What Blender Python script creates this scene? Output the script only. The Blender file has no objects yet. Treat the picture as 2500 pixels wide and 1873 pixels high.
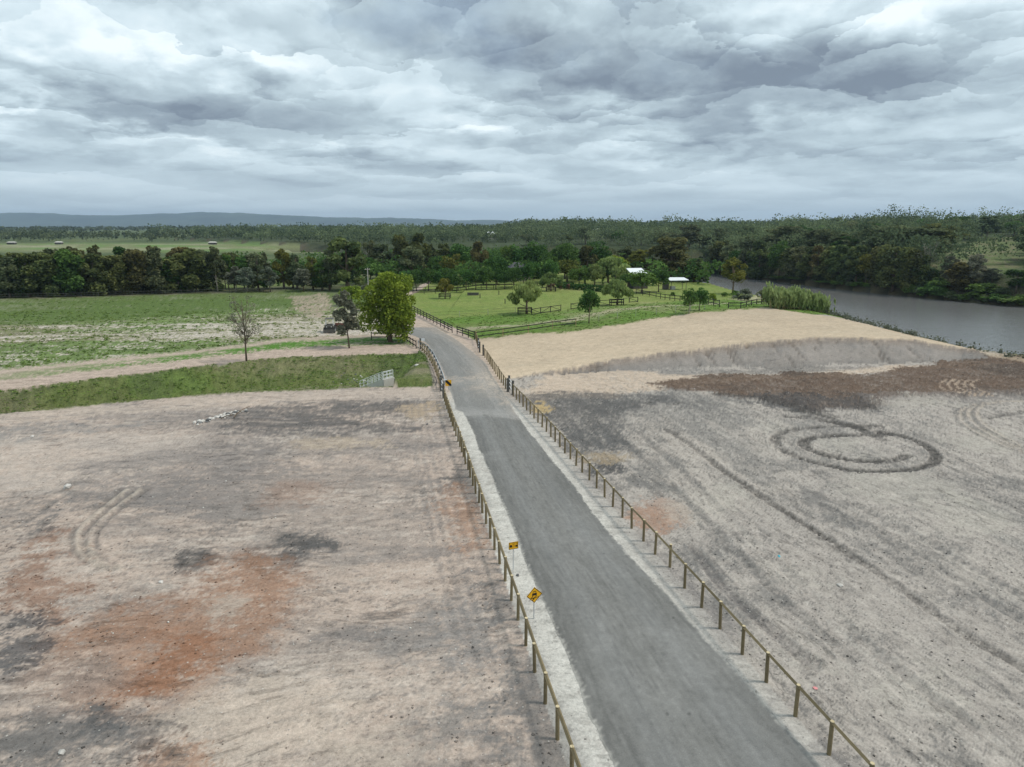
import bpy, math, random
import numpy as np
R = math.radians
sc = bpy.context.scene
C = sc.collection

# ------------------------------------------------------------------ camera
FPX, CX, CY, HC = 1720.0, 1250.0, 936.5, 16.0
PITCH = math.atan((CY - 552.0) / FPX)
cam = bpy.data.cameras.new('camera'); camo = bpy.data.objects.new('camera', cam)
C.objects.link(camo); sc.camera = camo
cam.sensor_width = 36.0; cam.lens = 36.0 * FPX / 2500.0
cam.clip_start = 0.5; cam.clip_end = 60000
camo.location = (0, 0, HC); camo.rotation_euler = (R(90) - PITCH, 0, 0)

# ------------------------------------------------------------------ sun, exposure, render switches
SUN_EL, SUN_AZ = R(57), R(92)          # azimuth clockwise from +Y (view direction), so from the right
sl = bpy.data.lights.new('sun', 'SUN'); slo = bpy.data.objects.new('sun', sl); C.objects.link(slo)
sl.energy = 2.0; sl.angle = R(11); sl.color = (1.0, 0.95, 0.87)
slo.rotation_euler = (R(90) - SUN_EL, 0, -SUN_AZ + math.pi)
sc.view_settings.view_transform = 'Standard'; sc.view_settings.look = 'None'
sc.view_settings.gamma = 1.0; sc.view_settings.use_curve_mapping = False
sc.view_settings.exposure = 0.32
sc.cycles.use_denoising = True
sc.cycles.max_bounces = 5; sc.cycles.diffuse_bounces = 3; sc.cycles.glossy_bounces = 3
sc.cycles.transmission_bounces = 3; sc.cycles.volume_bounces = 0; sc.cycles.transparent_max_bounces = 8
sc.cycles.caustics_reflective = False; sc.cycles.caustics_refractive = False

# ------------------------------------------------------------------ node helper
class NT:
    def __init__(s, tree): s.t = tree; s.n = tree.nodes; s.l = tree.links
    def new(s, kind, **kw):
        n = s.n.new(kind)
        for k, v in kw.items(): setattr(n, k, v)
        return n
    def put(s, sock, v):
        if v is None: return
        if isinstance(v, bpy.types.NodeSocket): s.l.new(v, sock)
        else: sock.default_value = v
    def m(s, op, a, b=None, c=None, clamp=False):
        n = s.new('ShaderNodeMath', operation=op); n.use_clamp = clamp
        s.put(n.inputs[0], a); s.put(n.inputs[1], b); s.put(n.inputs[2], c)
        return n.outputs[0]
    def v(s, op, a, b=None, scale=None):
        n = s.new('ShaderNodeVectorMath', operation=op)
        s.put(n.inputs[0], a); s.put(n.inputs[1], b)
        if scale is not None: s.put(n.inputs['Scale'], scale)
        return n.outputs['Value'] if op in ('LENGTH', 'DOT_PRODUCT', 'DISTANCE') else n.outputs[0]
    def noise(s, vec, scale, detail=4, rough=0.5, dist=0.0, color=False, lac=2.0, dim='3D'):
        n = s.new('ShaderNodeTexNoise'); n.noise_dimensions = dim
        s.put(n.inputs['Vector'], vec); n.inputs['Scale'].default_value = scale
        n.inputs['Detail'].default_value = detail; n.inputs['Roughness'].default_value = rough
        n.inputs['Distortion'].default_value = dist; n.inputs['Lacunarity'].default_value = lac
        return n.outputs['Color' if color else 'Fac']
    def mix(s, fac, a, b, blend='MIX'):
        n = s.new('ShaderNodeMix', data_type='RGBA', blend_type=blend)
        s.put(n.inputs[0], fac); s.put(n.inputs[6], a); s.put(n.inputs[7], b)
        return n.outputs[2]
    def ramp(s, fac, stops, interp='LINEAR'):
        n = s.new('ShaderNodeValToRGB'); cr = n.color_ramp; cr.interpolation = interp
        while len(cr.elements) < len(stops): cr.elements.new(0.5)
        for e, (p, col) in zip(cr.elements, stops):
            e.position = p; e.color = col if len(col) == 4 else (*col, 1)
        s.put(n.inputs[0], fac); return n.outputs[0]
    def mrange(s, v, a, b, c=0.0, d=1.0, smooth=True):
        n = s.new('ShaderNodeMapRange'); n.interpolation_type = 'SMOOTHSTEP' if smooth else 'LINEAR'
        s.put(n.inputs[0], v)
        for i, q in enumerate((a, b, c, d)): s.put(n.inputs[i + 1], q)
        return n.outputs[0]

# ------------------------------------------------------------------ world: daylight sky under a broken cloud deck
w = bpy.data.worlds.new('World'); sc.world = w; w.use_nodes = True
nt = NT(w.node_tree); nt.n.clear()
sky = nt.new('ShaderNodeTexSky', sky_type='NISHITA'); sky.sun_disc = False
sky.sun_elevation = SUN_EL; sky.sun_rotation = SUN_AZ; sky.air_density = 1.0; sky.dust_density = 1.5
geo = nt.new('ShaderNodeTexCoord').outputs['Generated']
d = nt.v('NORMALIZE', geo)
sep = nt.new('ShaderNodeSeparateXYZ'); nt.put(sep.inputs[0], d)
dx, dy, dz = sep.outputs
zc = nt.m('MAXIMUM', dz, 0.0)
hl = nt.m('SQRT', nt.m('MAXIMUM', nt.m('ADD', nt.m('MULTIPLY', dx, dx), nt.m('MULTIPLY', dy, dy)), 1e-5))
def deck(k, c, zoff, shift=(0, 0, 0)):
    """cloud-deck coordinates: heading on a circle, and the logarithm of the height above the horizon"""
    cmb = nt.new('ShaderNodeCombineXYZ')
    nt.put(cmb.inputs[0], nt.m('MULTIPLY_ADD', nt.m('DIVIDE', dx, hl), k, shift[0]))
    nt.put(cmb.inputs[1], nt.m('MULTIPLY_ADD', nt.m('DIVIDE', dy, hl), k, shift[1]))
    nt.put(cmb.inputs[2], nt.m('MULTIPLY_ADD', nt.m('LOGARITHM', nt.m('ADD', zc, zoff), math.e), c, shift[2]))
    return cmb.outputs[0]
p = deck(4.6, 2.7, 0.06)
az = nt.m('ARCTAN2', dx, dy); el = nt.m('ARCSINE', dz)
wn = nt.noise(p, 1.9, 6, 0.58, 0.0, color=True)
ws = nt.v('SUBTRACT', wn, (.5, .5, .5))
pw = nt.v('ADD', p, nt.v('SCALE', ws, None, 0.30))
def thick(pv): return nt.noise(pv, 1.1, 7, 0.54)
T0 = thick(pw)
T1 = thick(nt.v('ADD', pw, (0.06, 0.0, 0.20)))              # the same deck a little higher up
relief = nt.m('SUBTRACT', T0, T1)
ae = nt.new('ShaderNodeCombineXYZ'); nt.put(ae.inputs[0], az); nt.put(ae.inputs[1], el)
aew = nt.v('ADD', ae.outputs[0], nt.v('MULTIPLY', ws, (.26, .17, 0)))
def sky_dir(px, py):
    u, vv = (px - CX) / FPX, (CY - py) / FPX
    s_, c_ = math.sin(PITCH), math.cos(PITCH)
    x, y, z = u, c_ + vv * s_, -s_ + vv * c_
    return math.atan2(x, y), math.atan2(z, math.hypot(x, y))
def mass(px, py, rx, ry, amt, tilt=0.0):
    a0, e0 = sky_dir(px, py)
    mp_ = nt.new('ShaderNodeMapping', vector_type='TEXTURE'); nt.put(mp_.inputs[0], aew)
    mp_.inputs['Location'].default_value = (a0, e0, 0); mp_.inputs['Rotation'].default_value = (0, 0, tilt); mp_.inputs['Scale'].default_value = (1.35 * rx / FPX, 1.35 * ry / FPX, 1)
    gr = nt.new('ShaderNodeTexGradient', gradient_type='SPHERICAL'); nt.put(gr.inputs[0], mp_.outputs[0])
    return nt.m('MULTIPLY', gr.outputs['Fac'], amt * 1.25)
dark = None
for a in [(1560, 120, 560, 120, .62, -0.08), (2080, 190, 300, 75, .46, 0.05), (1260, 40, 330, 80, .40, -0.5), (1740, 300, 200, 70, .50, 0),
          (640, 225, 250, 60, .50, -0.15), (330, 185, 190, 45, .42, -0.3), (120, 190, 200, 40, .42, -0.2), (1080, 330, 140, 40, .42, 0),
          (650, 330, 260, 40, .30, -0.1), (1350, 300, 150, 50, .32, 0), (60, 275, 150, 30, .34, 0), (2330, 240, 170, 60, .25, 0),
          (420, 300, 120, 30, .28, 0), (1900, 385, 260, 26, .24, 0), (2350, 400, 240, 26, .24, 0), (160, 370, 220, 22, .2, 0),
          (900, 380, 200, 20, .18, 0), (1500, 400, 200, 22, .18, 0)]:
    g = mass(*a); dark = g if dark is None else nt.m('ADD', dark, g)
lite = None
for a in [(600, 150, 230, 50, .5, -0.35), (180, 90, 260, 70, .42, -0.25), (1130, 285, 120, 40, .4, 0), (2250, 60, 260, 100, .40, 0), (420, 365, 170, 28, .40, 0),
          (80, 250, 140, 22, .4, 0), (1480, 245, 220, 24, .32, 0), (1000, 120, 260, 110, .22, 0), (1560, 385, 150, 30, .3, 0), (1930, 290, 200, 30, .32, 0.3), (1850, 60, 180, 50, .35, 0)]:
    g = mass(*a); lite = g if lite is None else nt.m('ADD', lite, g)
fadeh = nt.mrange(dz, 0.0, 0.14, 0.55, 1.0)                      # far decks lose contrast
def puffs(scale, off, warp):
    """heaped clouds: each cell bright on its upper side, grey at its base"""
    q = nt.v('ADD', nt.v('ADD', p, off), nt.v('SCALE', ws, None, warp))
    vo = nt.new('ShaderNodeTexVoronoi', feature='F1'); nt.put(vo.inputs['Vector'], q); vo.inputs['Scale'].default_value = scale
    sp = nt.new('ShaderNodeSeparateXYZ'); nt.put(sp.inputs[0], nt.v('SUBTRACT', q, vo.outputs['Position']))
    return nt.m('MULTIPLY', nt.m('MULTIPLY', sp.outputs[2], scale), nt.mrange(vo.outputs['Distance'], .22, .75, 1.0, .30)), vo.outputs['Color']
v1, vc1 = puffs(1.0, (4.3, 1.1, 0.4), 0.80)
v2, vc2 = puffs(2.1, (1.7, 8.1, 2.6), 0.50)
amt2 = nt.mrange(T1, .40, .58)
pf = nt.m('ADD', nt.m('MULTIPLY', v1, 0.50), nt.m('MULTIPLY', v2, nt.m('MULTIPLY', amt2, 0.50)))
val = nt.m('MULTIPLY_ADD', nt.m('ADD', nt.m('ADD', nt.m('MULTIPLY', nt.m('SUBTRACT', 0.5, T0), 0.6), nt.m('MULTIPLY', relief, 1.5)), pf), fadeh, 0.60)
val = nt.m('ADD', val, nt.m('MULTIPLY', nt.m('SUBTRACT', lite, dark), 0.55))
cloud = nt.ramp(val, [(0.0, (.175, .218, .272)), (0.25, (.28, .345, .40)), (0.5, (.415, .508, .56)), (0.75, (.585, .695, .75)), (1.0, (.79, .875, .905))], 'LINEAR')
skyc = nt.mix(1.0, sky.outputs[0], (0.11, 0.11, 0.11, 1), 'MULTIPLY')
cov = nt.m('MULTIPLY', nt.mrange(nt.noise(nt.v('ADD', p, (9, 2, 0)), 1.0, 4, 0.55), 0.58, 0.72, 0.0, 1.0), nt.mrange(dz, 0.12, 0.3))
col = nt.mix(nt.m('MULTIPLY', cov, 0.25), cloud, skyc)
haze_col = (.47, .56, .61, 1)
col = nt.mix(nt.mrange(dz, -0.02, 0.09, 0.75, 0.0), col, haze_col)
bg = nt.new('ShaderNodeBackground'); nt.put(bg.inputs[0], col); bg.inputs[1].default_value = 1.0
w.cycles.sampling_method = 'NONE'
wo = nt.new('ShaderNodeOutputWorld'); nt.l.new(bg.outputs[0], wo.inputs[0])

# ------------------------------------------------------------------ geometry of the place
def ray(px, py):
    u, vv = (px - CX) / FPX, (CY - py) / FPX
    s_, c_ = math.sin(PITCH), math.cos(PITCH)
    return np.array([u, c_ + vv * s_, -s_ + vv * c_])
def P(px, py, z=0.0):
    r = ray(px, py); t = (z - HC) / r[2]
    return np.array([r[0] * t, r[1] * t, z])
VS = 2500 / 2212.0                                   # 'view' coordinates (2212 wide) to photo pixels
def PV(vx, vy, z=0.0): return P(vx * VS, vy * VS, z)

TS = 512
_tiles = {}
def tile(beta, seed):
    k = (beta, seed)
    if k not in _tiles:
        rg = np.random.default_rng(seed * 77 + 5)
        fx = np.fft.fftfreq(TS)[:, None]; fy = np.fft.fftfreq(TS)[None, :]
        kk = np.sqrt(fx * fx + fy * fy); kk[0, 0] = 1
        F = np.fft.fft2(rg.standard_normal((TS, TS))) * kk ** (-beta); F[0, 0] = 0
        F *= np.exp(-(kk / 0.36) ** 4)
        a = np.real(np.fft.ifft2(F)); _tiles[k] = (a / a.std()).astype(np.float32)
    return _tiles[k]
def fb(x, y, L, beta=1.6, seed=1, ang=0.0, an=1.0):
    """fractal field, unit variance; L metres per tile; stretched by an along direction ang"""
    t = tile(beta, seed); c, s = math.cos(ang), math.sin(ang)
    u = (x * c + y * s) / an / L * TS; v = (-x * s + y * c) / L * TS
    u0 = np.floor(u); v0 = np.floor(v); fu = (u - u0); fv = (v - v0)
    i0 = u0.astype(int) % TS; j0 = v0.astype(int) % TS; i1 = (i0 + 1) % TS; j1 = (j0 + 1) % TS
    return (t[i0, j0] * (1 - fu) + t[i1, j0] * fu) * (1 - fv) + (t[i0, j1] * (1 - fu) + t[i1, j1] * fu) * fv
def sst(a, b, x):
    t = np.clip((x - a) / (b - a), 0, 1); return t * t * (3 - 2 * t)
def seg_dist(x, y, pts, closed=False):
    """distance to a polyline, arclength of the nearest point, signed side"""
    pts = np.asarray(pts, float)[:, :2]
    if closed: pts = np.vstack([pts, pts[:1]])
    best = np.full(np.shape(x), 1e18); arc = np.zeros(np.shape(x)); side = np.zeros(np.shape(x)); acc = 0.0
    for a, b in zip(pts[:-1], pts[1:]):
        e = b - a; L2 = e @ e; L = math.sqrt(L2)
        if L < 1e-9: continue
        t = np.clip(((x - a[0]) * e[0] + (y - a[1]) * e[1]) / L2, 0, 1)
        ddx = x - a[0] - t * e[0]; ddy = y - a[1] - t * e[1]; q = ddx * ddx + ddy * ddy
        m = q < best
        best = np.where(m, q, best); arc = np.where(m, acc + t * L, arc)
        side = np.where(m, e[0] * ddy - e[1] * ddx, side); acc += L
    return np.sqrt(best), arc, side
def inside(x, y, pts):
    pts = np.asarray(pts, float)[:, :2]; r = np.zeros(np.shape(x), bool)
    for (x1, y1), (x2, y2) in zip(pts, np.roll(pts, -1, 0)):
        c = ((y1 > y) != (y2 > y))
        with np.errstate(divide='ignore', invalid='ignore'):
            xi = (x2 - x1) * (y - y1) / ((y2 - y1) if y2 != y1 else 1e-9) + x1
        r ^= c & (x < xi)
    return r
def poly_mask(x, y, pts, soft=1.0, warp=0.0):
    """1 inside, 0 outside, soft rim in metres; warp is added to the signed distance"""
    dd = seg_dist(x, y, pts, True)[0]
    sd = np.where(inside(x, y, pts), dd, -dd) + warp
    return sst(-soft, soft, sd)

# road edges on the ground plane (photo 'view' pixels -> metres)
ROAD_L = [PV(*q) for q in [(1400, 1830), (1328, 1657), (1210, 1380), (1115, 1160), (1060, 1030), (1020, 930), (1001, 889), (986, 884), (975, 850), (953, 793), (925, 745), (898, 722), (872, 711)]]
ROAD_R = [PV(*q) for q in [(1930, 1830), (1757, 1657), (1600, 1480), (1480, 1340), (1340, 1190), (1200, 1010), (1120, 900), (1095, 860), (1078, 832), (1052, 790), (1018, 757), (983, 731), (938, 707)]]
ROAD_POLY = ROAD_L + [PV(846, 702), PV(850, 690), PV(905, 697)] + ROAD_R[::-1]
# fence lines beside the road
FL = [P(*q) for q in [(1412, 1940), (1361, 1805), (1331, 1717), (1305, 1640), (1264, 1513), (1233, 1419), (1197, 1314), (1168, 1226), (1131, 1105), (1118, 1077), (1085, 985)]]
FR = [P(*q) for q in [(2190, 2000), (2024, 1840), (1942, 1746), (1812, 1596), (1713, 1481), (1634, 1391), (1571, 1320), (1519, 1262), (1476, 1212), (1438, 1171), (1406, 1135), (1367, 1090), (1334, 1053), (1290, 1003), (1252, 966)]]
FR2 = [P(*q) for q in [(1240, 956), (1223, 932), (1207, 907), (1190, 880), (1180, 868), (1170, 862)]]
CORR = FL + [PV(930, 775), PV(885, 735), PV(850, 715), PV(850, 690), PV(905, 690), PV(960, 706), PV(1020, 745)] + FR2[::-1] + FR[::-1]   # level corridor

# swale edges as y(x)
SW_N = np.array([P(*q)[:2] for q in [(-600, 1075), (0, 1015), (250, 992), (500, 970), (700, 958), (900, 948), (1063, 943)]])
SW_F = np.array([P(*q)[:2] for q in [(-600, 1015), (0, 955), (300, 920), (640, 878), (850, 868), (1030, 862)]])
def ext(a, xs):
    y = np.interp(xs, a[:, 0], a[:, 1])
    sl_ = (a[1, 1] - a[0, 1]) / (a[1, 0] - a[0, 0])
    return np.where(xs < a[0, 0], a[0, 1] + (xs - a[0, 0]) * sl_, y)
# mound: toe line of its front slope, river side edge
TOE = [P(*q) for q in [(1235, 925), (1330, 918), (1440, 902), (1640, 897), (1900, 893), (2180, 889), (2290, 884), (2380, 880), (2440, 874)]]
MH = 2.5
EDGE_R = [P(1700, 686, .6), P(1745, 700, .8), P(1850, 722, 1), P(1960, 745, 1.8), P(2060, 773, 2.2), P(2200, 812, 1.9), P(2330, 845, 1.0), P(2440, 868, .3), P(2560, 892, 0), P(2900, 985, 0)]
FAR_E = [P(1180, 826, .2), P(1400, 806, 1.0), P(1500, 792, 1.7), P(1650, 770, 2.2), P(1870, 752, MH), P(1990, 762, MH), P(2060, 773, MH)]
# river outlines at water level
WZ = -4.6
er = np.array([q[:2] for q in EDGE_R])
tan = np.gradient(er, axis=0); tan /= np.linalg.norm(tan, axis=1)[:, None]
nr = np.stack([-tan[:, 1], tan[:, 0]], 1); nr *= np.sign(nr[:, :1])      # towards +x
NEAR_B = er + nr * 9.2
FAR_B = np.array([P(*q, WZ)[:2] for q in [(1690, 652), (1800, 676), (1900, 688), (2000, 701), (2100, 712), (2200, 722), (2350, 737), (2500, 750), (2700, 776), (3100, 830)]])
BEND = np.array([[60, 400], [20, 430], [-60, 470], [-160, 560]])
BEND2 = np.array([[NEAR_B[0, 0] - 45, 335], [-70, 420], [-190, 520]])
RIVER = np.vstack([NEAR_B[::-1], BEND2, BEND[::-1], FAR_B])
FAR_LINE = np.vstack([[[-700, 1150], [-420, 880], [-240, 660]], BEND[::-1], FAR_B])     # left to right
def hill_prof(x, y):
    dd, arc, side = seg_dist(x, y, FAR_LINE)
    s = np.where(side > 0, dd, 0.0)
    r = sst(-160, 200, x)
    top = 0.3 + 6.2 * r
    h = np.minimum(s * 0.5, 3.0 + 1.5 * r) + top * sst(10, 230, s) + (.8 + 1.6 * r) * sst(40, 260, s) * fb(x, y, 420, 2.0, 31)
    return h, s
def height(x, y, relief=True):
    x = np.asarray(x, float); y = np.asarray(y, float)
    z = np.zeros(x.shape)
    corr = poly_mask(x, y, CORR, 0.8)
    # mound
    dt, _, sd = seg_dist(x, y, TOE)
    front = np.where(sd > 0, dt, 0)
    front = front + (fb(x, y, 26, 1.7, 41) * 0.35 if relief else 0)
    dr, _, s2 = seg_dist(x, y, FR2 + [P(1166, 836), P(1110, 800), P(1010, 765)])
    m = np.minimum(np.clip(front, 0, None) * 0.55, np.clip(dr - 0.6, 0, None) * 0.072)
    m = np.minimum(m, np.interp(x, [44, 50, 54, 59, 63], [MH, 2.2, 1.5, .6, .1])); m = np.where((sd > 0), m, 0)
    df, _, sf = seg_dist(x, y, FAR_E)
    back = np.where(sf > 0, df, 0)
    m = m * (1 - 0.75 * sst(0, 40, back))
    m = np.where(x < -12, 0, m)
    z = z + m * sst(0.5, 4.0, dr)
    # swale
    yn, yf = ext(SW_N, x), ext(SW_F, x)
    t = (y - yn) / (yf - yn)
    xr = P(1052, 905)[0]
    tap = sst(1.2, 5.2, xr - x)
    prof = np.minimum(sst(0.0, 0.26, t), 1 - sst(0.66, 1.0, t))
    z = z - 2.6 * prof * tap
    # far rolling ground and the hill across the river
    hh, s = hill_prof(x, y)
    z = z + hh * (s > 0)
    z = z + 2.5 * np.exp(-((y - 1500) / 350) ** 2) * np.exp(-((x + 480) / 420) ** 2)
    # river bed and banks
    rd = seg_dist(x, y, RIVER, True)[0]; ins = inside(x, y, RIVER)
    bank = np.where(ins, WZ - np.minimum(rd * 0.4, 2.0), WZ + rd * 0.85)
    z = np.where(y < 900, np.minimum(z, bank), z)
    if relief:
        k = (1 - corr)
        near = sst(260, 60, y)
        z = z + k * near * (0.030 * fb(x, y, 22, 1.5, 42) + 0.10 * fb(x, y, 90, 2.2, 43))
        z = z + k * 0.25 * sst(90, 300, y) * fb(x, y, 120, 1.8, 44) * (~ins)
    z = z * (1 - corr) - 0.02 * corr
    return z
def G(px, py):
    """where the sight line through a photo pixel meets the ground"""
    r = ray(px, py); t = np.concatenate([np.linspace(12, 260, 1600), np.linspace(261, 2500, 2200)])
    pts = np.array([0, 0, HC]) + t[:, None] * r
    hz = height(pts[:, 0], pts[:, 1], False); k = np.argmax(pts[:, 2] < hz)
    if pts[k, 2] >= hz[k]: k = len(t) - 1
    a, b = pts[max(k - 1, 0)], pts[k]
    ga, gb = a[2] - hz[max(k - 1, 0)], hz[k] - b[2]
    f = ga / (ga + gb) if ga + gb > 1e-9 else 1
    q = a + (b - a) * f; q[2] = float(height(q[0:1], q[1:2])[0]); return q
def GV(vx, vy): return G(vx * VS, vy * VS)
def on(x, y): return np.array([x, y, float(height(np.array([x]), np.array([y]))[0])])

# ------------------------------------------------------------------ object helpers
def tag(o, label=None, cat=None, group=None, kind=None):
    if label: o['label'] = label
    if cat: o['category'] = cat
    if group: o['group'] = group
    if kind: o['kind'] = kind
    return o
def mesh_np(name, V, F, mat=None, cols=None, smooth=False, parent=None, attr='Col', normals=None):
    V = np.asarray(V, np.float32); F = np.asarray(F, np.int32); k = F.shape[1]
    me = bpy.data.meshes.new(name)
    me.vertices.add(len(V)); me.vertices.foreach_set('co', V.ravel())
    me.loops.add(F.size); me.loops.foreach_set('vertex_index', F.ravel())
    me.polygons.add(len(F)); me.polygons.foreach_set('loop_start', np.arange(0, F.size, k, dtype=np.int32))
    if smooth: me.polygons.foreach_set('use_smooth', np.ones(len(F), bool))
    if cols is not None:
        c = np.ones((len(V), 4), np.float32); cc = np.asarray(cols, np.float32)
        c[:, :cc.shape[1]] = cc
        ca = me.color_attributes.new(attr, 'FLOAT_COLOR', 'POINT'); ca.data.foreach_set('color', c.ravel())
    me.update(calc_edges=True)
    if normals is not None: me.normals_split_custom_set_from_vertices(normals.tolist())
    if mat: me.materials.append(mat)
    o = bpy.data.objects.new(name, me); C.objects.link(o)
    if parent: o.parent = parent
    return o
def empty(name, loc=(0, 0, 0), rz=0.0):
    o = bpy.data.objects.new(name, None); C.objects.link(o); o.empty_display_size = 0.2
    o.location = loc; o.rotation_euler = (0, 0, rz); return o
class MB:
    """collects boxes, bars, tubes, prisms into one mesh"""
    def __init__(s): s.v = []; s.f = []
    def add(s, vs, fs):
        b = len(s.v); s.v += [tuple(map(float, q)) for q in vs]; s.f += [tuple(i + b for i in q) for q in fs]; return s
    def box(s, c, sz, rz=0.0):
        cx, cy, cz = c; a, b, h = sz[0] / 2, sz[1] / 2, sz[2] / 2; co, si = math.cos(rz), math.sin(rz)
        vs = [(cx + x * co - y * si, cy + x * si + y * co, cz + z) for z in (-h, h) for x, y in ((-a, -b), (a, -b), (a, b), (-a, b))]
        return s.add(vs, [(3, 2, 1, 0), (4, 5, 6, 7), (0, 1, 5, 4), (1, 2, 6, 5), (2, 3, 7, 6), (3, 0, 4, 7)])
    def tube(s, pts, rad, n=6, cap=True, tw=0.0):
        pts = [np.array(q, float) for q in pts]; rad = list(rad) if hasattr(rad, '__len__') else [rad] * len(pts)
        rings = []; up = np.array([0.0, 0, 1])
        for i, q in enumerate(pts):
            t = pts[min(i + 1, len(pts) - 1)] - pts[max(i - 1, 0)]; t = t / (np.linalg.norm(t) + 1e-12)
            ref = np.array([1.0, 0, 0]) if abs(t[2]) > 0.9 else up
            u = np.cross(ref, t); u /= np.linalg.norm(u); vv = np.cross(t, u)
            rings.append([q + rad[i] * (math.cos(a) * u + math.sin(a) * vv) for a in [tw + 2 * math.pi * k / n for k in range(n)]])
        vs = [q for r_ in rings for q in r_]; fs = []
        for i in range(len(pts) - 1):
            for k in range(n): fs.append((i * n + k, i * n + (k + 1) % n, (i + 1) * n + (k + 1) % n, (i + 1) * n + k))
        if cap: fs += [tuple(range(n - 1, -1, -1)), tuple(range((len(pts) - 1) * n, len(pts) * n))]
        return s.add(vs, fs)
    def bar(s, a, b, wd, ht):
        """rectangular bar from a to b"""
        a, b = np.array(a, float), np.array(b, float); t = (b - a) / np.linalg.norm(b - a)
        u = np.cross(t, [0, 0, 1.0]); u = u / np.linalg.norm(u) if np.linalg.norm(u) > 1e-6 else np.array([1.0, 0, 0]); vv = np.cross(u, t)
        vs = [q + sx * u * wd / 2 + sz * vv * ht / 2 for q in (a, b) for sx, sz in ((-1, -1), (1, -1), (1, 1), (-1, 1))]
        return s.add(vs, [(0, 1, 2, 3), (7, 6, 5, 4), (0, 4, 5, 1), (1, 5, 6, 2), (2, 6, 7, 3), (3, 7, 4, 0)])
    def prism(s, outline, depth, axis='y', off=0.0):
        """outline in (x, z) extruded along y"""
        n = len(outline); vs = [(x, off - depth / 2, z) for x, z in outline] + [(x, off + depth / 2, z) for x, z in outline]
        fs = [tuple(range(n)), tuple(range(2 * n - 1, n - 1, -1))] + [(k, n + k, n + (k + 1) % n, (k + 1) % n) for k in range(n)]
        return s.add(vs, fs)
    def build(s, name, mat, parent=None, smooth=False):
        me = bpy.data.meshes.new(name); me.from_pydata(s.v, [], s.f)
        if smooth: me.polygons.foreach_set('use_smooth', np.ones(len(me.polygons), bool))
        me.update(); me.materials.append(mat)
        o = bpy.data.objects.new(name, me); C.objects.link(o)
        if parent: o.parent = parent
        return o
def part_of(o, parent):
    o.parent = parent; o.matrix_parent_inverse = parent.matrix_basis.inverted(); return o

# ------------------------------------------------------------------ materials
def mat(name, rough=0.9):
    m = bpy.data.materials.new(name); m.use_nodes = True; n = NT(m.node_tree)
    b = m.node_tree.nodes['Principled BSDF']; b.inputs['Roughness'].default_value = rough
    b.inputs['Specular IOR Level'].default_value = 0.25
    return m, n, b
def plain(name, col, rough=0.8, var=0.25, scale=3.0, metal=0.0, spec=0.3, bump=0.0):
    m, n, b = mat(name, rough); b.inputs['Metallic'].default_value = metal; b.inputs['Specular IOR Level'].default_value = spec
    co = n.new('ShaderNodeTexCoord').outputs['Object']
    f = n.noise(co, scale, 5, 0.6)
    rnd = n.new('ShaderNodeObjectInfo').outputs['Random']
    k = n.m('ADD', 1 - var, n.m('MULTIPLY', n.m('ADD', n.m('MULTIPLY', f, 1.4), n.m('MULTIPLY', rnd, 0.6)), var))
    cmb = n.new('ShaderNodeCombineColor')
    for i in range(3): n.put(cmb.inputs[i], k)
    n.put(b.inputs['Base Color'], n.mix(1.0, (*col, 1), cmb.outputs[0], 'MULTIPLY'))
    if bump:
        bp = n.new('ShaderNodeBump'); bp.inputs['Strength'].default_value = bump; bp.inputs['Distance'].default_value = 0.02
        n.put(bp.inputs['Height'], n.noise(co, scale * 6, 4, 0.6)); n.l.new(bp.outputs[0], b.inputs['Normal'])
    return m
def leaf_mat(name, lo, hi, trans=0.33):
    m = bpy.data.materials.new(name); m.use_nodes = True; n = NT(m.node_tree); n.n.clear()
    a = n.new('ShaderNodeAttribute', attribute_name='Col'); s = n.new('ShaderNodeSeparateColor'); n.put(s.inputs[0], a.outputs['Color'])
    rnd = n.new('ShaderNodeObjectInfo').outputs['Random']
    c = n.mix(s.outputs[0], (*lo, 1), (*hi, 1))
    k = n.m('ADD', 0.78, n.m('MULTIPLY', rnd, 0.44)); cmb = n.new('ShaderNodeCombineColor')
    n.put(cmb.inputs[0], n.m('MULTIPLY', k, n.m('ADD', 0.9, n.m('MULTIPLY', n.m('FRACT', n.m('MULTIPLY', rnd, 7.31)), 0.2)))); n.put(cmb.inputs[1], k); n.put(cmb.inputs[2], k)
    c = n.mix(1.0, c, cmb.outputs[0], 'MULTIPLY')
    df = n.new('ShaderNodeBsdfDiffuse'); n.put(df.inputs[0], c)
    tr = n.new('ShaderNodeBsdfTranslucent'); n.put(tr.inputs[0], c)
    mx = n.new('ShaderNodeMixShader'); mx.inputs[0].default_value = trans
    n.l.new(df.outputs[0], mx.inputs[1]); n.l.new(tr.outputs[0], mx.inputs[2])
    out = n.new('ShaderNodeOutputMaterial'); n.l.new(mx.outputs[0], out.inputs[0]); return m
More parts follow.
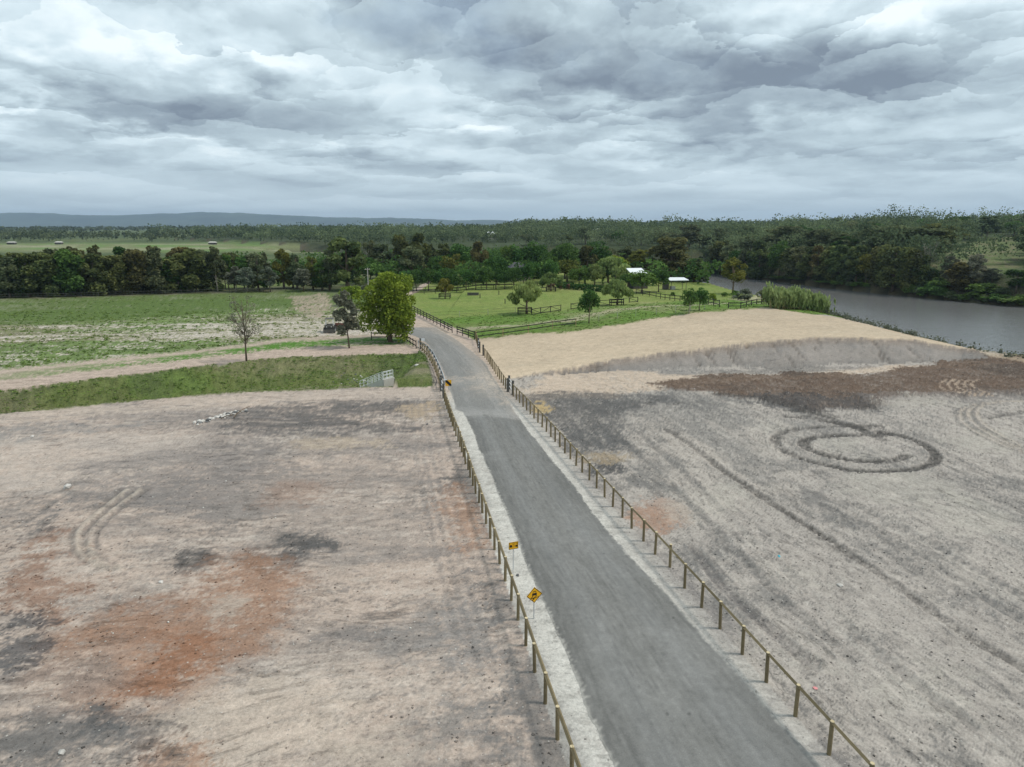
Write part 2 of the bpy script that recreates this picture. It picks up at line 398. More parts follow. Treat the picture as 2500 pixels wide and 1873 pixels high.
def earth_mat(name, fine=1.0, bumpd=0.05, pebble=0.35, con=1.0, streak=0.0, ang=(0.1, 0.0)):
    """colour from the mesh attribute, broken up by grain, pebbles, scrape marks and fine relief"""
    m, n, b = mat(name, 0.95); b.inputs['Specular IOR Level'].default_value = 0.12
    at = n.new('ShaderNodeAttribute', attribute_name='Col'); a = at.outputs['Color']
    co = n.new('ShaderNodeNewGeometry').outputs['Position']
    f1 = n.noise(co, 1.3 * fine, 7, 0.68); f2 = n.noise(co, 8.0 * fine, 5, 0.7); f3 = n.noise(co, 30.0 * fine, 2, 0.6)
    g = n.m('ADD', n.m('MULTIPLY', n.m('SUBTRACT', f1, 0.5), 1.3 * con), n.m('ADD', n.m('MULTIPLY', n.m('SUBTRACT', f2, 0.5), 1.9 * con), n.m('MULTIPLY', n.m('SUBTRACT', f3, 0.5), 1.1 * con)))
    k = n.m('MAXIMUM', n.m('ADD', 1.0, g), 0.25)
    hgt = n.m('ADD', n.m('ADD', f1, n.m('MULTIPLY', f2, 0.8)), n.m('MULTIPLY', f3, 0.3))
    if streak:
        sv = []; wpv = n.v('SUBTRACT', n.noise(co, .11, 2, .5, color=True), (.5, .5, .5)); lm = n.mrange(n.noise(n.v('ADD', co, (31, 7, 0)), .16, 3, .6), .42, .62)
        for an in ang:
            mp_ = n.new('ShaderNodeMapping', vector_type='TEXTURE'); n.put(mp_.inputs[0], n.v('ADD', co, n.v('SCALE', wpv, None, 6.0))); mp_.inputs['Rotation'].default_value = (0, 0, an); mp_.inputs['Scale'].default_value = (3.2, 1.0, 1.0)
            sv.append(n.noise(mp_.outputs[0], 2.2, 6, 0.70))
        sx = n.new('ShaderNodeMix', data_type='FLOAT'); n.put(sx.inputs[0], at.outputs['Alpha']); n.put(sx.inputs[2], sv[0]); n.put(sx.inputs[3], sv[1])
        sm = sx.outputs[0]
        k = n.m('MULTIPLY', k, n.m('SUBTRACT', 1.0, n.m('MULTIPLY', n.m('MULTIPLY', lm, .45 * streak), n.mrange(sm, .52, .66)))); k = n.m('MULTIPLY', k, n.mrange(sm, .46, .36, 1.0, 1 + .14 * streak))
        sp = n.noise(co, 2.3, 4, 0.75); k = n.m('MULTIPLY', k, n.mrange(sp, .60, .68, 1.0, .66))
        hgt = n.m('SUBTRACT', hgt, n.m('MULTIPLY', n.mrange(sm, .52, .66), .5))
    cmb = n.new('ShaderNodeCombineColor')
    for i in range(3): n.put(cmb.inputs[i], k)
    c = n.mix(1.0, a, cmb.outputs[0], 'MULTIPLY')
    if pebble:
        vo = n.new('ShaderNodeTexVoronoi', feature='F1'); n.put(vo.inputs['Vector'], co); vo.inputs['Scale'].default_value = 5.0 * fine
        vr = n.new('ShaderNodeSeparateColor'); n.put(vr.inputs[0], vo.outputs['Color'])
        peb = n.m('MULTIPLY', n.mrange(vo.outputs['Distance'], 0.10, 0.24, 1.0, 0.0), n.mrange(vr.outputs[0], 0.72, 0.74))
        pc = n.mix(vr.outputs[1], (.08, .075, .07, 1), (.70, .66, .60, 1))
        c = n.mix(n.m('MULTIPLY', peb, pebble), c, pc); hgt = n.m('ADD', hgt, n.m('MULTIPLY', peb, 0.4))
    n.put(b.inputs['Base Color'], c)
    bp = n.new('ShaderNodeBump'); bp.inputs['Strength'].default_value = 0.9; bp.inputs['Distance'].default_value = bumpd
    n.put(bp.inputs['Height'], hgt)
    n.l.new(bp.outputs[0], b.inputs['Normal']); return m
RA = math.atan2(*(PV(1440, 925) - PV(1990, 1300))[[1, 0]])                 # run of the machine tracks on the right
M = dict(
    earth=earth_mat('bare earth', 1.0, 0.045, 0.6, .55, .75, (0.12, RA)), sand=earth_mat('sand', 0.9, 0.02, 0.15, .45, .35, (.2, .2)), grass=earth_mat('grass ground', 0.8, 0.12, 0.0), far=earth_mat('far terrain', 0.12, 0.5, 0.0),
    road=earth_mat('asphalt', 3.0, 0.010, 0.25, .45),
    timber=plain('weathered olive timber', (.185, .145, .08), 0.85, 0.5, 4), timber_top=plain('pale cut timber', (.55, .45, .28), 0.85, 0.4, 6),
    black=plain('black stained timber', (.022, .02, .019), 0.7, 0.5, 4), dark_post=plain('dark grey post', (.10, .095, .085), 0.8, 0.4, 4), pale_post=plain('pale pine post', (.40, .30, .15), 0.85, 0.4, 4),
    steel=plain('galvanised steel', (.62, .64, .65), 0.45, 0.25, 2, 0.6, 0.5), white=plain('white painted steel', (.78, .79, .79), 0.5, 0.12, 2), concrete=plain('pale concrete', (.52, .50, .46), 0.9, 0.35, 1.2, bump=0.3),
    yellow=plain('sign yellow', (.78, .40, .012), 0.45, 0.10, 2), signblack=plain('sign black', (.012, .012, .012), 0.5, 0.1), rubber=plain('rubber', (.02, .02, .02), 0.8, 0.3), red=plain('faded red paint', (.22, .10, .075), 0.6, 0.3),
    rock=plain('pale rock', (.52, .49, .45), 0.95, 0.5, 3, bump=0.5), darkrock=plain('dark rock', (.13, .13, .13), 0.95, 0.5, 3, bump=0.5), bark=plain('bark', (.14, .105, .075), 0.95, 0.5, 2.5, bump=0.6), palebark=plain('pale bark', (.34, .29, .24), 0.95, 0.45, 2, bump=0.4),
    roof_white=plain('white metal roof', (.72, .74, .75), 0.5, 0.12, 1), roof_dark=plain('dark tile roof', (.075, .075, .082), 0.8, 0.3, 1), wall=plain('render wall', (.42, .38, .33), 0.9, 0.25, 1), wall_dark=plain('dark wall', (.10, .09, .08), 0.9, 0.3, 1), glass=plain('window glass', (.03, .04, .05), 0.1, 0.1, 1, 0.0, 0.8),
    horse=plain('brown coat', (.07, .03, .015), 0.7, 0.3), blue=plain('blue plastic', (.08, .45, .55), 0.4, 0.2), pink=plain('pink plastic', (.65, .25, .25), 0.5, 0.2), pole=plain('grey pole', (.36, .34, .31), 0.9, 0.3), wire=plain('wire', (.05, .05, .05), 0.6, 0.1))
L = dict(
    dark=leaf_mat('dark casuarina leaf', (0.065, 0.09, 0.042), (0.19, 0.215, 0.075)), green=leaf_mat('dark green leaf', (0.043, 0.09, 0.03), (0.12, 0.215, 0.056)), mid=leaf_mat('mid green leaf', (0.07, 0.125, 0.032), (0.17, 0.27, 0.065)),
    lime=leaf_mat('yellow green leaf', (0.125, 0.175, 0.024), (0.31, 0.37, 0.058), .35), willow=leaf_mat('willow leaf', (0.149, 0.196, 0.068), (0.324, 0.392, 0.135), .35), olive=leaf_mat('olive leaf', (0.101, 0.115, 0.030), (0.243, 0.243, 0.061)), brown=leaf_mat('brown olive leaf', (0.085, 0.083, 0.038), (0.19, 0.175, 0.07)),
    grey=leaf_mat('grey green leaf', (0.11, 0.125, 0.09), (0.25, 0.26, 0.185)), gum=leaf_mat('gum leaf', (0.075, 0.1, 0.055), (0.2, 0.225, 0.11)), forest=leaf_mat('forest leaf', (0.06, 0.083, 0.046), (0.18, 0.21, 0.105)), reed=leaf_mat('reed leaf', (0.2, 0.26, 0.09), (0.46, 0.53, 0.22), .35), bank=leaf_mat('bank shrub leaf', (0.068, 0.115, 0.034), (0.176, 0.270, 0.074)), weed=leaf_mat('weed leaf', (0.09, 0.15, 0.035), (0.2, 0.28, 0.075)))

# ------------------------------------------------------------------ the ground: one height field, cut into the pieces of the setting
NC = 1180
ys = [5.0]
while ys[-1] < 12500:
    y_ = ys[-1]
    step = max(0.10, (y_ * y_ + 256) / (16 * 704) * 1.45)
    step = min(step, 0.035 * y_ if y_ < 400 else 0.06 * y_, 0.55 if 60 < y_ < 135 else 1e9)
    ys.append(y_ + step)
ys = np.array(ys); NR = len(ys)
u = np.linspace(-1, 1, NC)
X = (22 + 0.85 * ys)[:, None] * u[None, :]; Y = np.repeat(ys[:, None], NC, 1)
X = X.ravel(); Y = Y.ravel()
Z = height(X, Y)
near = Y < 330
col = np.zeros((len(X), 3)); 
def lay(mask, c, idx=None):
    global col
    c = np.asarray(c, float)
    col = col * (1 - mask[:, None]) + c * mask[:, None]
# fields of noise shared by the layers
nA = fb(X, Y, 70, 1.7, 1); nB = fb(X, Y, 24, 1.4, 2); nC = fb(X, Y, 9, 0.9, 3); nD = fb(X, Y, 300, 1.8, 4)
# far terrain: dull olive with pale fields
lay(np.ones(len(X)), (.075, .10, .042))
lay(sst(-.2, 1.2, nD) * .6, (.13, .15, .06))
fld = sst(440, 470, Y) * sst(720, 640, Y) * sst(20, -60, X + (Y - 450) * .1)
stripe = fb(X, Y, 500, 1.0, 7, 0.15, 14.0)
lay(fld, (.17, .185, .085)); lay(fld * sst(-.3, .8, stripe), (.26, .26, .16)); lay(fld * sst(.5, 1.4, -stripe), (.13, .20, .06))
# masks of the regions
warp = nB * .22 + nC * .10
dR, aR, sR = seg_dist(X, Y, [q for q in ROAD_L] + [PV(846, 702), PV(800, 680)])
yn, yf = ext(SW_N, X), ext(SW_F, X); xr = P(1052, 905)[0]
TREE_L = np.array([P(*q)[:2] for q in [(-700, 745), (0, 733), (520, 716), (800, 708), (900, 700)]])
yt = np.interp(X, TREE_L[:, 0], TREE_L[:, 1])
LEFT = np.array([q[:2] for q in FL + [PV(930, 775), PV(885, 735), PV(850, 715), PV(850, 690), PV(870, 640)]])
xl = np.interp(Y, LEFT[:, 1], LEFT[:, 0])
is_left = X < xl
m_sw = sst(-.25, .25, (Y - yn) + warp) * sst(-.25, .25, (yf - Y) + warp * 1.5) * sst(-.3, .3, xl - X - .6)
m_field = sst(-.2, .2, Y - yf + warp) * sst(3, 0, Y - yt) * sst(-.5, .5, xl - X) * (Y < 330)
m_mound_all = (seg_dist(X, Y, TOE)[2] > 0) & (X > -12)
dF, _, sF = seg_dist(X, Y, FAR_E)
far_e = np.where(sF > 0, dF, -dF) + nB * .6 + nC * .3
right_of_road = X > np.interp(Y, [q[1] for q in FR + FR2 + [P(1166, 836), P(1110, 800), P(1005, 762), P(985, 735)]], [q[0] for q in FR + FR2 + [P(1166, 836), P(1110, 800), P(1005, 762), P(985, 735)]])
m_pad = sst(-.6, .6, far_e) * right_of_road * (Y < 330) * ((Y > 112) | ((X < 44) & (Y > 60)))
rd = seg_dist(X, Y, RIVER, True)[0]; in_r = inside(X, Y, RIVER); s_far = seg_dist(X, Y, FAR_LINE)[2] > 0
hillp, s_hill = hill_prof(X, Y)

# --- building site, both sides of the road
site = (Y < 330) & ~((m_sw + m_field + m_pad) > .5) & ~s_far
sf_ = site.astype(float)
lay(sf_, (.425, .338, .28))
ang = 0.10
st1 = fb(X, Y, 18, 1.1, 11, ang, 3.2); st2 = fb(X, Y, 40, 1.4, 12, -0.05, 2.6); st3 = fb(X, Y, 8, .7, 13, 0.35, 2.8)
RA = math.atan2(*(PV(1440, 925) - PV(1990, 1300))[[1, 0]])                 # run of the machine tracks on the right
rt1 = fb(X, Y, 14, .9, 14, RA, 9); rt2 = fb(X, Y, 45, 1.3, 15, RA, 5); rt3 = fb(X, Y, 5.5, .5, 16, RA + .06, 8)
lf = sf_ * is_left; rf = sf_ * (~is_left) * right_of_road
lay(lf * sst(-.6, 1.6, nA) * .6, (.47, .38, .315)); lay(lf * sst(-.4, 1.3, st2 + .7 * nA) * .62, (.225, .20, .182)); lay(lf * sst(.0, 1.8, st1) * .6, (.165, .15, .142)); lay(lf * sst(.4, 2.0, -st1) * .6, (.50, .43, .37)); lay(lf * sst(.3, 1.8, st3) * .6, (.15, .135, .125)); lay(lf * sst(.6, 2.0, -st3) * .4, (.50, .43, .37))
lay(rf, (.355, .315, .28)); lay(rf * sst(-.3, 1.8, nA) * .5, (.41, .36, .31)); lay(rf * sst(-.3, 1.5, rt2 + .5 * nA) * .68, (.19, .18, .168)); lay(rf * sst(.1, 1.8, rt1 * .7 + .5 * nB) * .6, (.13, .124, .117)); lay(rf * sst(.3, 1.9, -rt1) * .55, (.45, .405, .355)); lay(rf * sst(.2, 1.8, rt3) * .65, (.11, .105, .10)); lay(rf * sst(.6, 2.0, -rt3) * .4, (.45, .41, .36))
blo = sst(.6, 1.9, nB + .5 * nC)
lay(sf_ * blo * .42, (.17, .16, .15))

def patch(pts, c, k, soft=.8, wob=1.0, br=.6, only=None):
    """stain on the soil: outline in view pixels, ragged rim, broken up inside"""
    q = [PV(*a)[:2] for a in pts]; c0 = np.mean(q, 0); rr = max(np.linalg.norm(a - c0) for a in q) + 6
    i = np.where((np.abs(X - c0[0]) < rr) & (np.abs(Y - c0[1]) < rr) & near)[0]
    x, y = X[i], Y[i]
    wv = wob * (.55 * nB[i] + .35 * nC[i] + .3 * st1[i])
    mk = poly_mask(x, y, q, soft, wv) * k
    mk = mk * np.clip(1 - br + br * (.8 + .45 * nC[i] + .45 * (st1[i] if x.mean() < 0 else rt1[i])), 0, 1)
    col[i] = col[i] * (1 - mk[:, None]) + np.array(c) * mk[:, None]
    return i, mk
def ell(vx, vy, rx, ry, n=14): return [(vx + rx * math.cos(a), vy + ry * math.sin(a)) for a in np.linspace(0, 2 * math.pi, n, False)]
DK, RED, PALE, TAN = (.088, .084, .082), (.29, .165, .105), (.50, .42, .34), (.45, .345, .24)
# left of the road
patch([(0, 950), (300, 930), (420, 940), (470, 970), (300, 1030), (60, 1060), (0, 1060)], (.47, .40, .345), .6)
patch([(0, 900), (430, 868), (900, 838), (948, 842), (945, 862), (800, 860), (500, 885), (0, 918)], (.47, .385, .32), .75, .5)
patch([(0, 928), (150, 922), (330, 915), (330, 930), (120, 945), (0, 950)], (.22, .21, .20), .6)
patch([(440, 925), (520, 895), (640, 880), (850, 864), (935, 868), (955, 900), (900, 935), (760, 942), (600, 944), (480, 940)], DK, .72, .8, 1.2, .75)
patch([(860, 875), (940, 872), (948, 915), (880, 912)], TAN, .7, .5)
patch([(640, 950), (850, 945), (850, 965), (660, 972)], (.45, .36, .27), .6, .5)
patch([(130, 1010), (560, 945), (640, 1010), (520, 1120), (300, 1080), (200, 1050)], (.205, .182, .168), .72, 1.2)
patch([(500, 1060), (720, 1000), (900, 1010), (930, 1200), (700, 1240), (520, 1180)], (.26, .225, .20), .6, 1.5)
patch(ell(668, 1176, 80, 27), DK, .9, .5, .5, .35); patch(ell(600, 1214, 76, 26), DK, .6, .5, .6, .5); patch(ell(418, 1206, 44, 24), (.07, .068, .067), .92, .45, .35, .25); patch([(800, 1290), (960, 1260), (1060, 1330), (1060, 1480), (900, 1540), (800, 1420)], (.215, .20, .187), .6, 1.5, 1.4, .8); patch(ell(660, 1062, 60, 18), RED, .35)
patch([(470, 1222), (560, 1205), (660, 1235), (650, 1320), (600, 1395), (490, 1455), (400, 1510), (240, 1540), (160, 1480), (130, 1370), (290, 1325), (420, 1285)], RED, .78, 1.3, 1.0, .45)
patch([(380, 1380), (470, 1360), (450, 1440), (360, 1490), (260, 1515), (280, 1460)], (.25, .115, .062), .6, .6, 1.0)
patch(ell(512, 1318, 42, 36), (.40, .335, .28), .75, .5); patch([(430, 1500), (640, 1420), (820, 1480), (800, 1657), (420, 1657), (340, 1560)], (.50, .415, .34), .65, 1.0, 1.2, .4)
patch([(300, 1600), (420, 1630), (430, 1700), (280, 1700)], (.27, .13, .07), .6, .4); patch([(0, 1590), (180, 1560), (330, 1580), (280, 1680), (0, 1700)], (.13, .125, .12), .75, .6, 1.2)
patch(ell(238, 1550, 34, 14), (.10, .10, .10), .7, .3); patch(ell(215, 1450, 60, 30), (.22, .205, .19), .5)
patch([(0, 1180), (120, 1130), (150, 1180), (190, 1270), (120, 1330), (0, 1330)], (.235, .135, .09), .72, .7, 1.2, .5)
patch([(0, 1325), (75, 1322), (80, 1345), (0, 1360)], (.075, .075, .078), .8, .3, .8); patch([(0, 1385), (70, 1380), (60, 1425), (0, 1440)], (.085, .085, .088), .75, .3, .8); patch([(0, 1185), (90, 1125), (130, 1105), (110, 1140), (0, 1215)], (.12, .118, .115), .7, .4)
patch([(975, 1000), (1005, 1000), (1050, 1090), (1020, 1105), (985, 1060)], DK, .7, .5); patch([(945, 905), (972, 905), (990, 960), (960, 965)], DK, .5, .5)
patch([(950, 1075), (1005, 1050), (1045, 1180), (1000, 1200)], (.33, .195, .125), .6, .5); patch([(1040, 1240), (1090, 1200), (1180, 1500), (1200, 1650), (1160, 1650), (1100, 1480)], (.15, .142, .135), .7, .5, .8, .6)
patch([(920, 1330), (1040, 1300), (1110, 1420), (960, 1440)], (.24, .22, .205), .5)
# right of the road
patch([(1120, 862), (1180, 795), (1330, 795), (1480, 805), (1720, 808), (1930, 790), (2100, 785), (2150, 792), (1900, 812), (1600, 825), (1460, 835), (1330, 850), (1200, 856)], (.52, .41, .315), .85, .7, .8, .35)
patch([(1500, 800), (1740, 793), (1900, 793), (1860, 800), (1600, 812), (1500, 812)], (.17, .155, .14), .7, .4)
BR = [(1380, 824), (1460, 812), (1560, 806), (1700, 808), (1850, 806), (2000, 786), (2212, 768), (2400, 770), (2400, 862), (2212, 850), (2060, 852), (1900, 858), (1850, 878), (1760, 885), (1660, 862), (1540, 846), (1440, 838)]
ib, mb_ = patch(BR, (.118, .080, .058), .96, .4, .9, .2)
bs_ = mb_ * sst(.0, 1.5, nB[ib] + .8 * fb(X[ib], Y[ib], 30, 1.2, 83, .05, 4)) * .6
col[ib] = col[ib] * (1 - bs_[:, None]) + np.array((.068, .056, .048)) * bs_[:, None]
bs_ = mb_ * sst(.9, 2.0, -nC[ib] + .6 * fb(X[ib], Y[ib], 22, 1.0, 84, .05, 5)) * .35
col[ib] = col[ib] * (1 - bs_[:, None]) + np.array((.24, .18, .135)) * bs_[:, None]
Z[ib] += mb_ * np.clip(.10 + .05 * nC[ib] + .07 * nB[ib], 0, .4)
patch([(1640, 850), (1870, 862), (1860, 885), (1750, 892), (1640, 870)], (.085, .08, .078), .75, .5)
patch([(1870, 850), (2060, 850), (2212, 852), (2212, 862), (1900, 870)], (.18, .155, .14), .6, .5)
patch([(1115, 852), (1270, 845), (1450, 850), (1440, 868), (1340, 890), (1330, 960), (1240, 980), (1170, 910)], (.095, .091, .088), .85, .8, 1.0, .4)
patch([(1190, 920), (1300, 930), (1330, 990), (1270, 1010), (1220, 960)], (.11, .106, .102), .7)
patch(ell(1420, 1105, 52, 32), (.37, .26, .20), .7, .5, 1.0, .6); patch(ell(1408, 1118, 28, 16), (.33, .20, .135), .6, .3); patch(ell(1167, 882, 16, 10), (.48, .35, .17), .8, .3); patch(ell(1305, 1003, 40, 12), (.07, .068, .068), .9, .35); patch(ell(1302, 985, 40, 8), (.46, .35, .22), .5, .3)
for e in [(1820, 960, 60, 20), (1930, 1050, 90, 30), (1550, 1080, 60, 40), (2100, 1130, 90, 30), (1990, 870, 40, 12), (1740, 1220, 50, 20), (1720, 1420, 100, 40), (1990, 1480, 120, 60), (1650, 930, 70, 20), (2150, 950, 70, 30)]:
    patch(ell(*e), (.44, .40, .345), .55, .8, 1.4)
for e in [(1700, 1000, 60, 14), (2000, 1200, 120, 40), (1560, 1180, 60, 30), (1600, 1290, 90, 30), (1860, 1380, 120, 40), (2090, 1290, 110, 40), (1430, 1010, 60, 30), (1900, 1130, 100, 22), (1740, 1550, 60, 30), (2010, 1610, 70, 40)]:
    patch(ell(*e), (.14, .135, .128), .5, .8, 1.4)

def track(pts, wd, c, k, rut=.04, tread=0.0, gap=0.0, soft=.05, closed=False, smooth=3, seed=0):
    """wheel or blade mark along view-pixel points: pressed in, and turned-up soil"""
    q = np.array([PV(*a)[:2] for a in pts])
    for _ in range(smooth):
        b = [q[0]]
        for a0, a1 in zip(q[:-1], q[1:]): b += [a0 * .75 + a1 * .25, a0 * .25 + a1 * .75]
        q = np.array(b + [q[-1]])
    lo, hi = q.min(0) - 2, q.max(0) + 2
    i = np.where((X > lo[0]) & (X < hi[0]) & (Y > lo[1]) & (Y < hi[1]))[0]
    x, y = X[i], Y[i]
    dd, arc, side = seg_dist(x, y, q)
    dd = dd + .06 * nC[i]
    mk = sst(wd / 2 + soft, wd / 2 - soft, dd) * np.clip(1.05 + .28 * nC[i] + .2 * nB[i] - gap * sst(.3, 1.2, fb(arc, arc * 0, 30, 1, 60 + seed)), 0, 1)
    if tread: mk = mk * (1 - tread * (.5 + .5 * np.sin(arc * 2 * math.pi / .55 + np.sign(side) * dd * 5)))
    col[i] = col[i] * (1 - (mk * k)[:, None]) + np.array(c) * (mk * k)[:, None]
    Z[i] -= rut * mk
    Z[i] += rut * .9 * np.exp(-((dd - wd / 2 - .15) / .16) ** 2)
SO = (.068, .062, .057)
track([(1440, 925), (1490, 955), (1560, 1010), (1640, 1065), (1720, 1118), (1850, 1200), (1990, 1300), (2120, 1385), (2300, 1490)], .55, SO, .8, .05, .3)
track([(1330, 940), (1420, 1010), (1520, 1110), (1600, 1200), (1700, 1300), (1840, 1420)], .5, (.12, .115, .11), .6, .05, .4, .5)
track([(1380, 930), (1470, 1010), (1580, 1120), (1650, 1190), (1780, 1300), (1950, 1450), (2100, 1560)], .5, (.12, .115, .11), .5, .05, .4, .6, seed=2)
track([(1500, 1180), (1540, 1240), (1600, 1300), (1680, 1370), (1760, 1430)], .6, (.11, .10, .098), .6, .06, .4, .4, seed=3)
track([(1780, 1090), (1880, 1140), (2000, 1210), (2100, 1270), (2230, 1350)], .6, (.13, .125, .12), .6, .05, .7, .2, seed=4)
track([(1850, 1090), (1950, 1140), (2080, 1215), (2230, 1300)], .6, (.13, .125, .12), .6, .05, .7, .2, seed=5)
track([(1700, 900), (1780, 908), (1860, 930), (1960, 940), (2018, 972), (2026, 996), (1985, 1013), (1890, 1018), (1795, 1006), (1712, 982), (1668, 956), (1682, 934), (1745, 924), (1830, 921), (1900, 920)], .72, SO, 1.0, .06, .3, .3)
track([(1700, 885), (1770, 895), (1840, 920), (1880, 940), (1910, 950)], .8, SO, .8, .04, .35, .3, seed=6)
track([(1920, 938), (1830, 940), (1760, 942), (1732, 955), (1745, 970), (1800, 984), (1860, 994), (1930, 994), (1958, 984)], .85, SO, 1.0, .06, .3, .1)
track([(1740, 898), (1810, 915), (1870, 925)], .9, SO, .8, .03, .3)
track([(1550, 850), (1640, 858), (1730, 882), (1800, 900)], 1.2, SO, .55, .03, .2)
for k in range(5): track([(2045 + k * 17, 824), (2026 + k * 17, 834), (2040 + k * 17, 846), (2095 + k * 12, 858)], .26, (.40, .31, .235), .75, -.012, smooth=4)
for k in range(6): track([(2200 + k * 8, 868), (2110 + k * 6, 872), (2062 + k * 9, 888), (2070 + k * 10, 915), (2120 + k * 10, 945), (2230 + k * 6, 985)], .28, (.44, .375, .31) if k % 2 else (.16, .145, .13), .6, .03 if k % 2 else -.03, smooth=3)
track([(2130, 905), (2180, 897), (2260, 890)], .9, SO, .6, .03, .3)
for k in range(5): track([(262 + k * 14, 1060), (215 + k * 13, 1095), (160 + k * 14, 1138), (148 + k * 14, 1172), (166 + k * 12, 1205), (220 + k * 14, 1228)], .30, (.43, .365, .30) if k % 2 else (.16, .14, .125), .62, -.028 if k % 2 else .034, smooth=3, gap=.9, seed=8 + k)
track([(150, 1065), (110, 1085), (85, 1110), (30, 1140)], .35, (.15, .14, .13), .6, .04, .4, .6, seed=20)
for k in range(4): track([(200 + 70 * k, 1100 + 16 * k), (330 + 60 * k, 1085 + 18 * k), (470 + 60 * k, 1100 + 22 * k)], .12, (.13, .12, .11), .6, .03, gap=.5, seed=30 + k)
for k in range(6): track([(0, 912 + 5 * k), (200, 898 + 6 * k), (420, 880 + 7 * k), (640, 872 + 9 * k)], .35, (.40, .335, .285) if k % 2 else (.24, .215, .2), .55, .02, gap=.7, seed=40 + k)
for k in range(4): track([(930 - 14 * k, 860), (940 - 16 * k, 960), (975 - 20 * k, 1080), (1030 - 26 * k, 1250), (1100 - 34 * k, 1450)], .3, (.19, .175, .165), .4, .025, .3, .7, seed=50 + k)

# --- mound
dT, aT, sT = seg_dist(X, Y, TOE)
front = np.where(sT > 0, dT, -dT) + fb(X, Y, 26, 1.7, 41) * .35
hgt = np.clip(front, 0, None) * .55
dr2 = seg_dist(X, Y, FR2 + [P(1166, 836), P(1110, 800), P(1010, 765)])[0]
topz = np.minimum(np.interp(X, [44, 50, 54, 59, 63], [MH, 2.2, 1.5, .6, .1]), np.clip(dr2 - .6, 0, None) * .072)
mnd = ((front > -.3) & site & right_of_road & (Y > 55) & ~s_far).astype(float) * sst(-.4, .3, -far_e + .3)
streak = fb(X, Y, 20, 1.0, 21, 0.20, 8)
sandc = np.array((.47, .375, .272))[None] * (1 + .05 * nA + .05 * streak + .03 * nC)[:, None]
mk = mnd * sst(-.15, .35, front * .55 - topz + .25 + .1 * nC)
col = col * (1 - mk[:, None]) + sandc * mk[:, None]
lay(mk * sst(.9, 2.2, streak) * .35, (.36, .28, .20)); lay(mk * sst(1.0, 2.2, -streak) * .3, (.57, .48, .36))
slope = mnd * (1 - mk) * (front > 0)
rill = fb(aT + .25 * dT, dT, 40, 1.0, 22, math.pi / 2, 6)
lay(slope, (.27, .24, .215)); lay(slope * sst(.0, 1.6, nB + .5 * nA) * .6, (.19, .178, .168)); lay(slope * sst(.7, 2.0, rill) * .7, (.12, .105, .092)); lay(slope * sst(.9, 2.2, -rill) * .3, (.35, .31, .28))
lay(slope * sst(.9, .1, (topz - hgt)) * .6, (.20, .145, .105)); lay(slope * sst(.7, .0, hgt) * .5, (.17, .16, .15))
Z -= slope * .16 * np.clip(rill - .5, 0, 2)
# right-hand edge of the site above the river
lay(sst(2.5, .5, seg_dist(X, Y, EDGE_R)[0] + .3 * nB) * (Y < 135) * (Y > 30) * (~s_far) * .6, (.42, .335, .24))

# --- swale
sw_t = np.clip((Y - yn) / np.maximum(yf - yn, .1), 0, 1)
lay(m_sw, (.125, .148, .05)); lay(m_sw * sst(-.6, 1.1, fb(X, Y, 30, 1.4, 23, .15, 2.5)) * .7, (.20, .185, .105)); lay(m_sw * sst(.0, 1.5, fb(X, Y, 20, 1.3, 24, .15, 2)) * .45, (.095, .165, .036)); lay(m_sw * sst(.2, 1.6, nC) * .5, (.06, .09, .03)); lay(m_sw * sst(.1, 1.2, nB + (sw_t - .9) * 3) * .45, (.075, .085, .045))
lay(m_sw * sst(.72, .60, sw_t) * sst(.2, 1.6, fb(X, Y, 18, 1.3, 25, .1, 3)) * .6, (.26, .22, .16))
Z += m_sw * .05 * nC
# --- weedy field beyond the swale
q = Y - yf + 1.2 * nA * .5
an1 = fb(X, Y, 30, 1.1, 26, .13, 6); an2 = fb(X, Y, 11, .6, 27, .13, 3.5); an3 = fb(X, Y, 60, 1.4, 28, .13, 8)
lay(m_field, (.45, .355, .29)); lay(m_field * sst(.3, 2.0, an1) * .45, (.33, .26, .21)); lay(m_field * sst(.5, 1.8, -an1) * .4, (.53, .43, .36))
strip = sst(6.5, 8.5, q + .8 * an2) * sst(14.5, 12, q + .6 * an2) * sst(-70, -38, X - .2 * an1)
lay(m_field * strip * np.clip(.75 + .45 * an2 + .3 * an1, 0, 1), (.085, .185, .028))
far_f = sst(15, 18, q + 1.0 * an2)
lay(m_field * far_f, (.47, .42, .355))
dens = -.50 + .62 * sst(30, 44, q) - .45 * np.exp(-((q - 47) / 5) ** 2) + .25 * sst(54, 66, q) + .55 * np.exp(-((q - 21) / 3.0) ** 2) * sst(-20, -40, X) + .55 * sst(-40, -75, X)
weed = sst(-.55, .55, dens + .65 * an1 + .8 * an2 + .55 * an3)
gmix = sst(-.5, .7, an3 + .4 * nA + .3 * an2)[:, None]
gcol = (np.array((.105, .16, .04))[None] * gmix + np.array((.165, .16, .085))[None] * (1 - gmix)) * (1 + .22 * an2[:, None])
k = (m_field * far_f * weed * .92)[:, None]; col = col * (1 - k) + np.clip(gcol, .02, 1) * k
lay(m_field * sst(66, 72, q + 2 * an1) * .8, (.085, .13, .032))
Z += m_field * .06 * np.clip(an2, -1, 2) * far_f
ptch = patch([(675, 640), (700, 628), (712, 660), (700, 690), (640, 668), (625, 640)], (.36, .285, .225), .8, .8)
